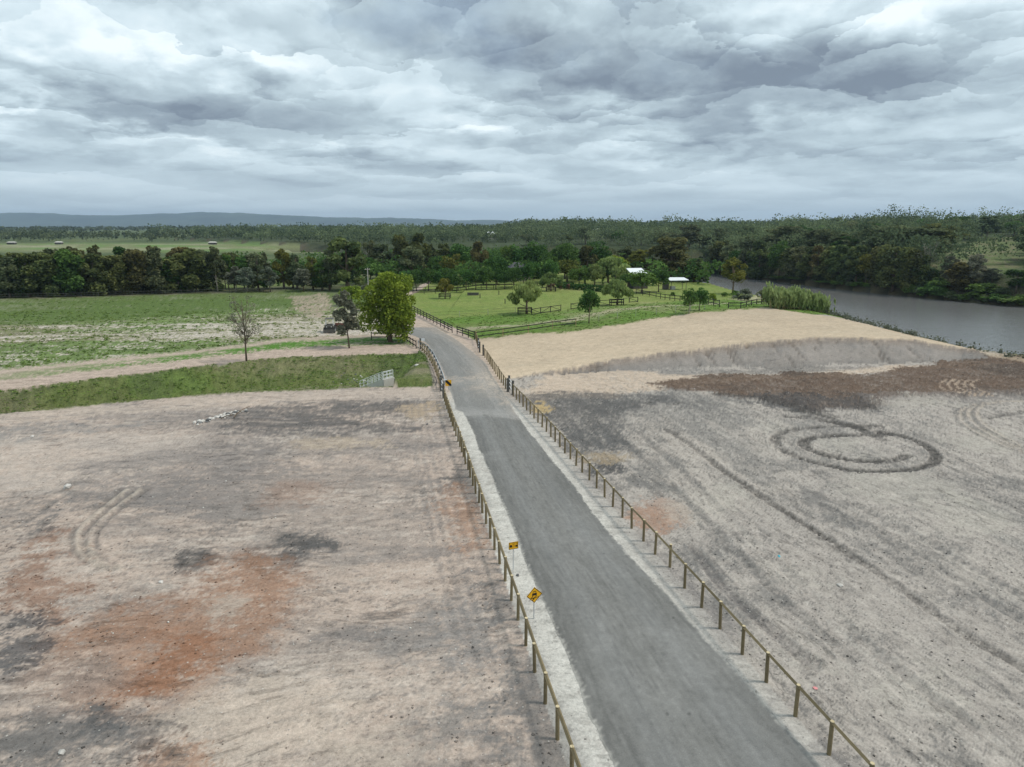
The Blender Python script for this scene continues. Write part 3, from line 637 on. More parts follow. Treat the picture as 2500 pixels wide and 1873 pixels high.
# --- paddock
nP = fb(X, Y, 60, 1.5, 29); nQ = fb(X, Y, 25, 1.2, 30, .1, 3)
lay(m_pad, (.185, .225, .062)); lay(m_pad * sst(-.4, 1.4, nP) * .7, (.235, .255, .085)); lay(m_pad * sst(.0, 1.6, nQ) * .5, (.125, .20, .04))
strip2 = m_pad * sst(27, 22, far_e)
lay(strip2 * .85, (.10, .185, .03)); lay(strip2 * sst(.1, 1.5, nQ) * .6, (.15, .17, .06)); lay(strip2 * np.exp(-((far_e - 11 - 1.2 * nP) / 1.5) ** 2) * .75, (.40, .34, .25)); lay(m_pad * sst(1.6, .2, far_e) * .5, (.22, .20, .11))
lay(m_pad * sst(1.0, 2.2, nP + nQ * .4) * .35, (.33, .29, .17))
patch([(1570, 655), (1650, 640), (1690, 648), (1600, 668)], (.42, .36, .27), .6)
# --- ground under the back trees, river banks, hill across the river
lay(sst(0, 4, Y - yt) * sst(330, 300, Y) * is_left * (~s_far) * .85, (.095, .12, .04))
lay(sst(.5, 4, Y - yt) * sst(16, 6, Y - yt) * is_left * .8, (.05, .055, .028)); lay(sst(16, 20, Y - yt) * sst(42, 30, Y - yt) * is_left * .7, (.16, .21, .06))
bankm = ((rd < 6.5) & ~in_r & ~s_far & (Y < 330)).astype(float)
lay(bankm, (.12, .12, .055)); lay(bankm * sst(0, 1.2, nC), (.25, .20, .13)); lay(in_r.astype(float), (.05, .045, .03))
hm = (s_far & (Y < 900)).astype(float)
lay(hm, (.055, .072, .034)); lay(hm * sst(0, 1.4, nD) * .4, (.09, .10, .05)); lay(hm * sst(7, 2, s_hill), (.10, .085, .05))
OPEN = [[(2015, 548), (2110, 520), (2230, 506), (2240, 575), (2190, 605), (2060, 590), (2010, 575)]]
opn = np.zeros(len(X))
for o_ in OPEN:
    qq = np.array([G(a * VS, b * VS)[:2] for a, b in o_]); opn = np.maximum(opn, poly_mask(X, Y, qq, 4, 3 * nB))
for a in [(1692, 530, 13), (1520, 522, 9), (1760, 540, 6)]:
    c0 = G(a[0] * VS, a[1] * VS); opn = np.maximum(opn, sst(a[2] + 4, a[2] - 4, np.hypot(X - c0[0], (Y - c0[1]) * .7) + 2 * nB))
lay(opn * hm, (.105, .135, .05)); lay(opn * hm * sst(-.1, 1.3, nB + .4 * nC) * .8, (.165, .145, .085))
# --- gravel shoulders and the foot of the fences
inroad = inside(X, Y, ROAD_POLY)
in_cor = inside(X, Y, CORR)
sh = (in_cor & (Y < 75)).astype(float)
lay(sh, (.50, .475, .43)); lay(sh * sst(.0, 1.8, nC + .5 * nB) * .5, (.33, .30, .27)); lay(sh * sst(.5, 2, -nC) * .4, (.58, .55, .50))
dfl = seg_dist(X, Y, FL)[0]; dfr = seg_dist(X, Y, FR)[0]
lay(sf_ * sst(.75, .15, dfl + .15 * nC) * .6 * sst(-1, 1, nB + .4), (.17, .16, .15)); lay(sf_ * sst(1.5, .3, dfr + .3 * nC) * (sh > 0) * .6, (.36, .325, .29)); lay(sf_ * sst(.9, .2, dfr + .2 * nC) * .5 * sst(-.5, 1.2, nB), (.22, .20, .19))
cor2 = (in_cor & (Y >= 62)).astype(float) * sst(62, 72, Y)
lay(cor2, (.45, .36, .29)); lay(cor2 * sst(0, 1.6, nC + nB * .5) * .5, (.31, .25, .20)); col = np.clip(col, .01, .85)

# one set of normals for the whole sheet, then cut it
Zg = Z.reshape(NR, NC); Xg = X.reshape(NR, NC); Yg = Y.reshape(NR, NC)
zu = np.gradient(Zg, axis=1) / np.gradient(Xg, axis=1); zv = np.gradient(Zg, axis=0); xv = np.gradient(Xg, axis=0); yv = np.gradient(Yg, axis=0)
zy = (zv - zu * xv) / yv
nrm = np.stack([-zu, -zy, np.ones_like(zu)], -1).reshape(-1, 3); nrm /= np.linalg.norm(nrm, axis=1)[:, None]
reg = np.zeros(len(X), int)                                    # 0 bare ground
reg[(Y > 330) | s_far] = 5; reg[in_r | ((rd < 5) & ~s_far & (Y < 330))] = 6
reg[(is_left & (Y > yt) & (Y <= 330))] = 5
reg[(m_pad > .5) & (reg == 0)] = 4; reg[(mnd > .5) & (reg == 0)] = 3; reg[(m_field > .5) & (reg == 0)] = 2; reg[(m_sw > .5) & (reg == 0)] = 1
idx = np.arange(NR * NC).reshape(NR, NC)
quads = np.stack([idx[:-1, :-1], idx[:-1, 1:], idx[1:, 1:], idx[1:, :-1]], -1).reshape(-1, 4)
qr = reg[quads[:, 0]]
XYZ = np.stack([X, Y, Z], 1)
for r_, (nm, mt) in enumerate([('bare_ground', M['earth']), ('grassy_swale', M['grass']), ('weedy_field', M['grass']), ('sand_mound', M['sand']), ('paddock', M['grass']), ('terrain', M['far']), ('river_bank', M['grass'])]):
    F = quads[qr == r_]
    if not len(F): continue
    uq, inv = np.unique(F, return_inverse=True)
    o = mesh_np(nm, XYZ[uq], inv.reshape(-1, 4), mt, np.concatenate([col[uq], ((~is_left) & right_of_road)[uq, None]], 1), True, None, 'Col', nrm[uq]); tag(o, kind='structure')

# ------------------------------------------------------------------ road
def resample(pts, n):
    pts = np.array([q[:2] for q in pts]); s = np.concatenate([[0], np.cumsum(np.linalg.norm(np.diff(pts, axis=0), axis=1))])
    t = np.linspace(0, s[-1], n); return np.stack([np.interp(t, s, pts[:, 0]), np.interp(t, s, pts[:, 1])], 1)
ty = np.concatenate([np.arange(8, 60, .12), np.arange(60, 113.5, .25)])
rl = np.array([q[:2] for q in ROAD_L]); rr = np.array([q[:2] for q in ROAD_R])
lx = np.interp(ty, rl[:, 1], rl[:, 0]); rx_ = np.interp(ty, rr[:, 1], rr[:, 0])
def smooth1(a, k=9):
    b = np.pad(a, k, mode='edge'); return np.convolve(b, np.ones(2 * k + 1) / (2 * k + 1), 'valid')
rx_ = smooth1(rx_, 14) + .28 * np.clip((60 - ty) / 30, 0, 1)
turn = np.clip((ty - 100) / 13, 0, 1)
lx = lx - 5 * turn ** 2
tt = np.linspace(0, 1, 60)
RX = lx[:, None] * (1 - tt) + rx_[:, None] * tt
wob_l = .05 * fb(ty, ty * 0 + 3, 40, 1.3, 51) + .012 * fb(ty, ty * 0 + 9, 12, .8, 52); wob_r = .06 * fb(ty, ty * 0 + 15, 40, 1.3, 53) + .02 * fb(ty, ty * 0 + 21, 12, .8, 54)
RX = RX + wob_l[:, None] * np.clip(1 - tt * 6, 0, 1) + wob_r[:, None] * np.clip(1 - (1 - tt) * 6, 0, 1)
RY = np.repeat(ty[:, None], 60, 1); TT = np.repeat(tt[None], len(ty), 0)
RZ = -.008 + .07 * (1 - (2 * TT - 1) ** 2) * np.clip((113 - RY) / 10, 0, 1) + .004 * (TT > 0.01) * (TT < .99)
x, y, t = RX.ravel(), RY.ravel(), TT.ravel()
rc = np.tile(np.array((.165, .161, .151)), (len(x), 1))
def rlay(m, c):
    global rc
    rc = rc * (1 - m[:, None]) + np.array(c) * m[:, None]
lane = fb(t * 6.5, y, 9, 1.0, 55, math.pi / 2, 14)
rlay(sst(-.5, 2, lane) * .5, (.105, .103, .098)); rlay(sst(.3, 2, -lane) * .4, (.24, .234, .22))
lane2 = fb(t * 6.5, y, 4, .5, 66, math.pi / 2, 30)
rlay(sst(.2, 1.8, lane2) * .4, (.10, .098, .094)); rlay(sst(.4, 2, -lane2) * .3, (.25, .243, .23)); rlay(sst(.3, 2, fb(x, y, 18, 1.6, 56)) * .25, (.24, .238, .23))
for c0 in (.26, .72): rlay(np.exp(-((t - c0) / .10) ** 2) * .22, (.255, .255, .25))
e = np.minimum(t, 1 - t)
rlay(sst(.022, 0, e + .008 * fb(x, y, 6, .8, 57)) * .8, (.40, .38, .345))
oldr = sst(58.2, 59.0, y + 1.2 * (t - .2) + .25 * fb(x, y, 6, 1, 58))            # older, dustier seal past the join
rlay(oldr * .30, (.27, .262, .248)); rlay(oldr * sst(.0, 1.6, lane) * .32, (.37, .35, .325)); rlay(oldr * sst(61.5, 59, y) * .3, (.38, .36, .34))
dust = np.exp(-((y - 72 - 3 * (t - .5)) / 5.5) ** 2) * sst(.25, 1.0, t + .12 * fb(x, y, 14, 1.3, 59)) + np.exp(-((y - 73) / 3.5) ** 2) * .55 * sst(-.3, 1.2, fb(x, y, 8, 1.2, 60)) + np.exp(-((y - 63) / 4.0) ** 2) * .6 * sst(.72, 1.0, t + .08 * fb(x, y, 8, 1.2, 64))
rlay(np.clip(dust, 0, 1) * np.clip(.75 + .3 * fb(x, y, 7, .8, 61), 0, 1) * .9, (.46, .385, .315))
rlay(sst(74, 84, y) * sst(.55, 1.0, t + .05 * fb(x, y, 10, 1, 65)) * .35, (.44, .36, .29)); rlay(sst(.4, 2.2, fb(x, y, 12, 1.4, 62)) * sst(78, 70, y) * .14, (.42, .41, .39))
rlay(sst(2.6, 3.0, fb(x, y, 5, .4, 63)) * .6, (.05, .05, .05))
n_ = len(tt); idr = np.arange(len(x)).reshape(-1, n_)
rq = np.stack([idr[:-1, :-1], idr[:-1, 1:], idr[1:, 1:], idr[1:, :-1]], -1).reshape(-1, 4)
tag(mesh_np('road', np.stack([x, y, RZ.ravel()], 1), rq, M['road'], rc, True), kind='structure')

# ------------------------------------------------------------------ water
m, n, b = mat('river water', 0.15); b.inputs['Base Color'].default_value = (.155, .152, .15, 1); b.inputs['IOR'].default_value = 1.33; b.inputs['Specular IOR Level'].default_value = 1.0
co = n.new('ShaderNodeNewGeometry').outputs['Position']
hgt_ = n.m('ADD', n.noise(n.v('MULTIPLY', co, (1, 1.6, 1)), .55, 5, .65, .3), n.m('MULTIPLY', n.noise(co, .05, 3, .5), 1.0))
bp = n.new('ShaderNodeBump'); bp.inputs['Strength'].default_value = .75; bp.inputs['Distance'].default_value = .19; n.put(bp.inputs['Height'], hgt_); n.l.new(bp.outputs[0], b.inputs['Normal'])
M['water'] = m
def flat_poly(name, pts, z, mt):
    mb = MB(); mb.add([(q[0], q[1], z) for q in pts], [tuple(range(len(pts)))])
    o = mb.build(name, mt); return o
big = np.vstack([NEAR_B[::-1] + [0, 0], BEND2, BEND[::-1], FAR_B])
cen = big.mean(0)
# the sheet runs a little way under both banks
nb2 = NEAR_B - nr * 5.0; fb2 = FAR_B + np.array([2.0, 3.0])
tag(flat_poly('river', np.vstack([nb2[::-1], BEND2 + [-3, -6], BEND[::-1] + [2, 6], fb2]), WZ, M['water']), kind='structure')
m2, n2, b2 = mat('ditch water', 0.08); b2.inputs['Base Color'].default_value = (.035, .026, .014, 1)
xs = np.linspace(P(560, 960)[0], P(905, 945)[0], 24)
lo_ = ext(SW_N, xs) + (ext(SW_F, xs) - ext(SW_N, xs)) * (.30 + .02 * np.sin(xs * 1.3)); hi_ = ext(SW_N, xs) + (ext(SW_F, xs) - ext(SW_N, xs)) * (.735 + .02 * np.sin(xs * .7 + 1) - .06 * np.clip((xs[12] - xs) / 10, 0, 1))
tag(flat_poly('ditch_water', np.vstack([np.stack([xs, lo_], 1), np.stack([xs, hi_], 1)[::-1]]), -2.46, m2), kind='structure')

# ------------------------------------------------------------------ distant mountains
mp = [(-900, 530), (-500, 520), (0, 523), (100, 521), (200, 525), (300, 526), (420, 522), (520, 520), (600, 522), (700, 525), (800, 529), (900, 532), (1000, 534), (1080, 537), (1130, 538), (1180, 536), (1250, 538), (1330, 540), (1420, 543), (1500, 547), (1700, 553), (3000, 560)]
MD = 9500.0
gx = np.linspace(-9000, 9000, 420); gy = np.linspace(7600, 12400, 60)
GX, GY = np.meshgrid(gx, gy)
prof = np.interp(GX / MD * FPX + CX, [a for a, _ in mp], [(552 - b_) / FPX * MD + HC for _, b_ in mp])
rise = sst(7700, MD, GY) * .82 + .18 * np.exp(-((GY - MD) / 500) ** 2)
gz = prof * rise * (1 + .10 * fb(GX, GY, 6000, 1.8, 71) * (1 - np.exp(-((GY - MD) / 350) ** 2))) * np.where(GY > MD, 1 - .5 * sst(MD, 12400, GY), 1) + 5 * fb(GX, GY, 2500, 1.2, 72) * rise - 4
ii = np.arange(GX.size).reshape(GX.shape)
mq = np.stack([ii[:-1, :-1], ii[:-1, 1:], ii[1:, 1:], ii[1:, :-1]], -1).reshape(-1, 4)
mc = np.tile(np.array((.045, .06, .032)), (GX.size, 1)) * (1 + .25 * fb(GX, GY, 1500, 1.2, 73).ravel())[:, None]
tag(mesh_np('mountains', np.stack([GX.ravel(), GY.ravel(), gz.ravel()], 1), mq, M['far'], np.clip(mc, .01, 1), True), kind='structure')

# ------------------------------------------------------------------ trees: prototypes 10 m tall, then copies
rng = np.random.default_rng(7)
def leaf_quads(rg, pos, size, elong=1.0, droop=0.0, flat=0.0, tint=None):
    n = len(pos)
    a = rg.normal(size=(n, 3)); a[:, 2] *= (1 - flat); a /= np.linalg.norm(a, axis=1)[:, None]
    if droop: a = a * (1 - droop) + np.array([0, 0, -1.0]) * droop; a /= np.linalg.norm(a, axis=1)[:, None]
    b = np.cross(a, rg.normal(size=(n, 3))); b /= np.linalg.norm(b, axis=1)[:, None] + 1e-9
    s = size * rg.uniform(.6, 1.3, (n, 1))
    A = a * s * elong; B = b * s * .5
    V = np.stack([pos - A * .5, pos + B, pos + A * .5, pos - B], 1).reshape(-1, 3)
    F = np.arange(4 * n).reshape(n, 4)
    t = np.clip(tint if tint is not None else rg.uniform(0, 1, n), 0, 1)
    return V, F, np.repeat(np.stack([t, t, t], 1), 4, 0)
def crown_pts(rg, lobes, n, shell=.55, up=.25):
    w_ = np.array([l[3] ** 2 for l in lobes]); w_ = w_ / w_.sum()
    k = rg.choice(len(lobes), n, p=w_); L_ = np.array(lobes)
    dv = rg.normal(size=(n, 3)); dv[:, 2] += up; dv /= np.linalg.norm(dv, axis=1)[:, None]
    r = rg.uniform(shell ** 3, 1, n) ** (1 / 3.) * rg.uniform(.85, 1.12, n)
    sc3 = L_[k, 4] if L_.shape[1] > 4 else np.ones(n)
    pos = L_[k, :3] + dv * (L_[k, 3] * r)[:, None] * np.stack([np.ones(n), np.ones(n), sc3], 1)
    lob_t = rg.uniform(.15, .85, len(lobes)); return pos, np.clip(lob_t[k] + rg.normal(0, .22, n), 0, 1)
def make_lobes(rg, kind):
    lb = []
    if kind == 'cas':
        for k in range(26):
            h = rg.uniform(.09, .93) ** .9; wd = 2.5 * (1 - abs(h - .42) ** 2 * 1.5) * (1 if h < .6 else 1 - (h - .6) * 1.0)
            a = rg.uniform(0, 6.283); rr = wd * rg.uniform(.3, .85)
            lb.append((rr * math.cos(a), rr * math.sin(a), h * 10, rg.uniform(.8, 1.35) * (1.15 - .45 * h), 1.25))
        lb.append((rg.uniform(-.4, .4), rg.uniform(-.4, .4), 9.2, .8, 1.1))
    elif kind == 'round':
        for k in range(24):
            a = rg.uniform(0, 6.283); e = rg.uniform(-.55, 1.0); rr = math.sqrt(1 - min(1, e * e)) if abs(e) < 1 else 0
            lb.append((2.9 * rr * math.cos(a) * rg.uniform(.75, 1.1), 2.9 * rr * math.sin(a) * rg.uniform(.75, 1.1), 5.6 + 3.3 * e, rg.uniform(.9, 1.5), .85))
        for k in range(5): lb.append((rg.uniform(-1.5, 1.5), rg.uniform(-1.5, 1.5), rg.uniform(4, 7.5), 1.7, .9))
    elif kind == 'gum':
        for k in range(36):
            h = rg.uniform(.3, .95); a = rg.uniform(0, 6.283); rr = rg.uniform(.5, 2.5) * (1 - abs(h - .6) * 1.1)
            lb.append((rr * math.cos(a), rr * math.sin(a), h * 10, rg.uniform(.45, 1.05), .8))
    elif kind == 'euc':                                       # tall, broad, layered
        for k in range(34):
            h = rg.uniform(.13, .94); wd = 3.0 * (1.0 - abs(h - .38) * .95); a = rg.uniform(0, 6.283); rr = wd * rg.uniform(.35, 1)
            lb.append((rr * math.cos(a), rr * math.sin(a), h * 10, rg.uniform(.7, 1.25) * (1.2 - .4 * h), .8))
    elif kind == 'willow':
        for k in range(26):
            a = rg.uniform(0, 6.283); rr = rg.uniform(.4, 3.5); z = 8.6 - .16 * rr * rr - rg.uniform(0, 2.6) * (rr / 3.5) - rg.uniform(0, 1.5)
            lb.append((rr * math.cos(a), rr * math.sin(a), z, rg.uniform(.8, 1.3), 1.15))
    elif kind == 'hero':
        for k in range(60):
            h = rg.uniform(.10, .95); wd = 3.7 * math.sqrt(max(.02, 1 - ((h - .40) / .59) ** 2)) if h > .4 else 3.7 * (.72 + .28 * h / .4)
            a = rg.uniform(0, 6.283); rr = wd * rg.uniform(.45, .95)
            lb.append((rr * math.cos(a), rr * math.sin(a), h * 10, rg.uniform(.65, 1.1), .95))
        for k in range(26): lb.append((rg.normal(0, 1.2), rg.normal(0, 1.2), rg.uniform(2.0, 8.5), 1.35, 1.0))
    elif kind == 'shrub':
        for k in range(16):
            a = rg.uniform(0, 6.283); rr = rg.uniform(0, 3.6); lb.append((rr * math.cos(a), rr * math.sin(a), rg.uniform(1.8, 8.5) * (1 - rr / 9), rg.uniform(1.2, 2.0), 1.0))
    elif kind == 'tall':                                      # bare lower trunk, high dome
        for k in range(24):
            a = rg.uniform(0, 6.283); e = rg.uniform(-.8, 1.0); rr = math.sqrt(max(0, 1 - e * e))
            lb.append((2.1 * rr * math.cos(a), 2.1 * rr * math.sin(a), 6.2 + 2.9 * e, rg.uniform(.7, 1.1), 1.0))
    elif kind == 'sparse':
        for k in range(26):
            h = rg.uniform(.35, .97); a = rg.uniform(0, 6.283); rr = rg.uniform(.3, 2.6) * (1 - abs(h - .55) * .9)
            lb.append((rr * math.cos(a), rr * math.sin(a), h * 10, rg.uniform(.35, .8), 1.0))
    return lb
TRK = dict(cas=(.16, .9), round=(.20, 2.6), gum=(.14, 3.2), euc=(.30, 2.0), willow=(.26, 2.8), hero=(.30, 1.9), shrub=(.10, .3), tall=(.20, 3.4), sparse=(.13, 3.0))
NLEAF = dict(cas=(4200, .46, 1.3, .25), round=(2600, .46, 1.0, .0), gum=(3000, .38, 1.2, .35), euc=(3600, .46, 1.1, .2), willow=(3200, .50, 1.9, .72), hero=(17000, .30, 1.0, .1), shrub=(1400, .75, 1.0, .0), tall=(3000, .36, 1.0, .1), sparse=(1000, .17, 1.2, .2))
_proto = {}
def proto(kind, var):
    k = (kind, var)
    if k in _proto: return _proto[k]
    rg = np.random.default_rng(1000 + hash_s(kind) * 13 + var)
    lb = make_lobes(rg, kind); n, sz, el_, dr = NLEAF[kind]
    pos, tint = crown_pts(rg, lb, n); pos[:, 2] = np.clip(pos[:, 2], .15, 10.2)
    V, F, Cc = leaf_quads(rg, pos, sz, el_, dr, 0, tint)
    co_ = mesh_np('crown', V, F, L['green'], Cc); cm = co_.data; bpy.data.objects.remove(co_)
    W_ = 2 * np.percentile(np.abs(pos[:, 0]), 97)
    mb = MB(); r0, z0 = TRK[kind]
    bend = rg.normal(0, .12, 2); top = 9.0 if kind in ('cas', 'euc', 'gum', 'sparse') else 6.5
    tp = [np.array([bend[0] * math.sin(h * 3), bend[1] * math.sin(h * 2.2), h * top]) for h in np.linspace(0, 1, 6)]; tp[0][2] = -.25
    mb.tube(tp, [r0 * 1.25] + [r0 * (1 - .8 * h) for h in np.linspace(.1, 1, 5)], 7)
    nl = dict(hero=14, sparse=18, gum=8, willow=9, tall=9).get(kind, 6)
    for l in [lb[i] for i in rg.permutation(len(lb))[:nl]]:
        e = np.array(l[:3]); zs = max(z0 * .75, min(e[2] * .62, top * .8)); s = np.array([0, 0, zs]) + np.array([bend[0], bend[1], 0]) * .5
        mid = (s + e) / 2 + np.array([0, 0, -.25]); mb.tube([s, mid, e], [r0 * .5, r0 * .3, r0 * .08], 5, False)
    if kind in ('sparse',):
        for l in lb:
            e = np.array(l[:3])
            for _ in range(4): mb.tube([e * [.7, .7, .92], e + rg.normal(0, .5, 3)], [.03, .012], 3, False)
    to = mb.build('trunk', M['bark'], None, True); tm = to.data; bpy.data.objects.remove(to)
    _proto[k] = (cm, tm, W_); return _proto[k]
def hash_s(t): return sum((i + 1) * ord(c) for i, c in enumerate(t)) % 997
ROWS = {}
_cm = {}
def put_tree(kind, leaf, base, h, wd, row=None, label=None, cat='tree', name='tree', var=None, bark='bark', rz=None, tilt=0.0, px=None, group=None):
    var = int(rng.integers(0, 4)) if var is None else var
    cm, tm, W_ = proto(kind, var)
    o = empty(name, base, rng.uniform(0, 6.28) if rz is None else rz); o.scale = (wd / W_, wd / W_, h / 10.0)
    if tilt: o.rotation_euler = (0, tilt, 0 if rz is None else rz)
    for nm, me, mt in (('crown', cm, L[leaf]), ('trunk', tm, M[bark])):
        c = bpy.data.objects.new(nm, me); C.objects.link(c); c.parent = o
        c.material_slots[0].link = 'OBJECT'; c.material_slots[0].material = mt
    tag(o, label, cat, group)
    if row: ROWS.setdefault(row, []).append((base[0] / max(base[1], 1), o))
    return o
def tree_px(kind, leaf, px, by, ty_, wpx, row=None, label=None, **kw):
    b_ = G(px, by); r = ray(px, ty_); z = HC + r[2] / r[1] * b_[1]
    depth = b_[1] * math.cos(PITCH) + (HC - b_[2]) * math.sin(PITCH)
    return put_tree(kind, leaf, b_, max(z - b_[2], .6), wpx / FPX * depth, row, label, **kw)
S = 3.4516
def c1(x, y): return x / S, 480 + y / S
def c2(x, y): return 620 + x / S, 480 + y / S
def c3(x, y): return 1240 + x / S, 480 + y / S
def c4(x, y): return 1860 + x / S, 480 + y / S
def T(cf, kind, leaf, x, top, base, wd, row=None, label=None, **kw):
    px, ty_ = cf(x, top + (rng.normal(0, 9) if row in ('far_bank', 'wood', 'paddock_row') else 0)); _, by = cf(x, base); return tree_px(kind, leaf, px, by, ty_, wd / S, row, label, **kw)

# windbreak on the left
wb = [(-60, 470), (20, 460), (85, 520), (150, 480), (205, 530), (255, 485), (310, 520), (375, 470), (430, 500), (478, 442), (545, 480), (610, 455), (685, 468), (745, 510), (820, 488), (885, 505), (940, 520), (1000, 500), (1050, 432), (1105, 480), (1160, 448), (1220, 540), (1285, 490), (1345, 430), (1400, 530), (1460, 512), (1515, 490), (1565, 432), (1615, 480), (1655, 450), (1720, 455), (1770, 560)]
for i, (x, ty0) in enumerate(wb):
    T(c1, 'cas', ['dark', 'dark', 'gum', 'dark', 'green', 'dark', 'brown'][i % 7], x, ty0, 850 - 35 * max(x, 0) / 1000 + (i % 3) * 5 - 4, 165 + 45 * ((i * 7) % 3) / 2, 'windbreak', None)
for x, ty0 in [(600, 425), (700, 440), (830, 415), (1320, 420), (1500, 440), (250, 478), (1900, 470)]:
    T(c1, 'gum', 'brown', x, ty0, 770, 130, 'behind_windbreak')
T(c1, 'gum', 'gum', 1835, 412, 795, 150, None, 'tall pale-trunked gum standing at the right end of the dark windbreak', bark='palebark')
for x, ty0, b_, w_, k in [(1930, 480, 780, 130, 'mid'), (1990, 590, 800, 150, 'grey'), (2085, 590, 805, 130, 'grey'), (1975, 465, 770, 140, 'dark'), (2060, 500, 775, 120, 'green'), (2130, 470, 770, 170, 'gum')]:
    T(c1, 'gum', k, x, ty0, b_, w_, 'mid_left', bark='palebark' if k == 'grey' else 'bark')
for x, ty0, b_, w_, k in [(40, 470, 790, 150, 'gum'), (110, 470, 775, 120, 'gum'), (255, 440, 775, 170, 'olive'), (330, 500, 770, 110, 'dark'), (365, 475, 775, 130, 'gum'), (500, 500, 785, 130, 'olive'), (575, 540, 790, 130, 'mid')]:
    T(c2, 'euc', k, x, ty0, b_, w_, 'mid_left')
T(c2, 'gum', 'grey', 140, 590, 803, 120, None, 'small grey-green tree on thin stems behind the left end of the brown track', bark='bark')
T(c2, 'round', 'green', 80, 700, 800, 80, None, 'small round dark bush-like tree at the edge of the weedy field', cat='tree')
T(c2, 'gum', 'grey', 420, 600, 800, 160, None, 'grey-green umbrella-shaped tree on forked stems near the big gum', bark='bark')
T(c2, 'euc', 'dark', 790, 340, 790, 330, None, 'very large dark gum tree towering behind the lime green tree', var=1)
T(c2, 'euc', 'gum', 640, 440, 790, 150, None, 'tall dark gum tree at the left shoulder of the very large gum')
# wood behind the paddock
for x, ty0, b_, w_, kd, k in [(960, 490, 730, 160, 'round', 'green'), (980, 365, 700, 130, 'gum', 'gum'), (1090, 392, 700, 230, 'euc', 'gum'), (1240, 312, 690, 140, 'cas', 'dark'), (1395, 330, 700, 170, 'cas', 'dark'), (1340, 430, 720, 230, 'euc', 'gum'), (1480, 400, 690, 130, 'gum', 'gum'), (1560, 455, 720, 160, 'round', 'green'), (1680, 462, 730, 180, 'round', 'olive'), (1740, 372, 680, 220, 'round', 'green'), (1895, 382, 710, 160, 'cas', 'brown'), (2050, 480, 740, 180, 'round', 'green'), (2140, 395, 690, 150, 'round', 'mid'), (1600, 380, 680, 150, 'gum', 'dark'), (860, 440, 740, 120, 'gum', 'dark')]:
    T(c2, kd, k, x, ty0, b_, w_, 'wood')
for x, ty0, b_, w_, kd, k in [(60, 430, 690, 200, 'round', 'green'), (220, 398, 690, 220, 'round', 'green'), (340, 470, 720, 160, 'round', 'green'), (480, 368, 690, 230, 'round', 'green'), (660, 432, 690, 160, 'cas', 'brown'), (730, 350, 680, 240, 'round', 'green'), (590, 440, 680, 140, 'round', 'mid'), (850, 410, 660, 170, 'round', 'gum'), (1010, 430, 650, 170, 'gum', 'gum')]:
    T(c3, kd, k, x, ty0, b_, w_, 'wood')
# round dark trees along the far paddock fence
for i, (x, ty0) in enumerate([(1290, 600), (1370, 585), (1470, 590), (1560, 590), (1650, 600), (1720, 640), (1790, 600), (1870, 610), (1960, 585), (2040, 590), (2110, 600), (2190, 580)]):
    T(c2, 'round', 'green', x, ty0, 795 - i * 2, 125, 'paddock_row')
for x, ty0 in [(50, 580), (130, 570), (210, 540), (290, 560), (360, 520)]:
    T(c3, 'round', 'green', x, ty0, 760, 125, 'paddock_row')
# single trees
T(c2, 'hero', 'lime', 1150, 648, 1225, 420, None, 'large full yellow-green tree beside the bend in the road', var=0, rz=.4)
T(c2, 'round', 'mid', 1240, 640, 805, 210, None, 'rounded mid-green tree rising just behind the large yellow-green tree')
T(c2, 'round', 'lime', 825, 735, 925, 170, None, 'bright lime green tree left of the large yellow-green tree', var=2)
T(c2, 'shrub', 'willow', 900, 870, 965, 110, None, 'pale green low bushy tree at the left foot of the large yellow-green tree', var=1)
T(c2, 'gum', 'grey', 920, 750, 865, 100, None, 'small grey-purple tree between the lime tree and the power pole')
T(c2, 'willow', 'olive', 1610, 680, 862, 140, None, 'brownish drooping tree inside a square timber guard in the far paddock')
T(c3, 'willow', 'willow', 158, 690, 988, 260, None, 'pale drooping willow at the left end of the cross-braced rails', var=1)
T(c3, 'willow', 'willow', 362, 632, 792, 180, None, 'drooping willow with a low guard beside the grazing horses', var=2)
T(c3, 'round', 'green', 682, 765, 1062, 165, None, 'slim dark green tree in front of the cross-braced rails', var=3)
T(c3, 'willow', 'willow', 920, 680, 910, 225, None, 'green willow behind the middle of the cross-braced rails', var=3)
T(c3, 'round', 'green', 1525, 770, 985, 125, None, 'dark round tree with a forked pale trunk near the sand mound', bark='palebark')
T(c3, 'round', 'green', 1612, 768, 962, 130, None, 'dark leaning tree just right of the forked dark tree', tilt=.1)
T(c3, 'tall', 'olive', 1893, 510, 828, 190, None, 'tall olive tree with a high dome of leaves on the river bank')
T(c3, 'shrub', 'grey', 1995, 775, 878, 145, None, 'low spreading grey-green tree beside the river', var=2)
T(c3, 'shrub', 'mid', 1912, 780, 862, 60, None, 'narrow green shrub under the tall olive river tree')
T(c3, 'shrub', 'lime', 1722, 785, 885, 55, None, 'yellowish sapling on the lawn near the river', var=3)
T(c3, 'shrub', 'mid', 1825, 790, 848, 60, None, 'small green shrub on the lawn left of the tall olive tree')
T(c3, 'shrub', 'mid', 1388, 790, 838, 35, None, 'tiny young tree on the lawn by the pavilion')
T(c3, 'shrub', 'gum', 2185, 740, 892, 110, None, 'dull green bush at the left end of the reed clump', cat='bush', name='bush')
T(c3, 'euc', 'brown', 1385, 338, 700, 400, None, 'huge brown-green casuarina on the near river bank', var=2)
T(c3, 'cas', 'dark', 1570, 520, 715, 170, None, 'dark conical tree at the right foot of the huge brown casuarina')
T(c3, 'gum', 'olive', 1110, 440, 690, 230, None, 'dull olive tree left of the huge brown casuarina')
T(c3, 'round', 'olive', 500, 515, 715, 220, None, 'olive-brown rounded tree behind the drooping willow and horses', var=1)
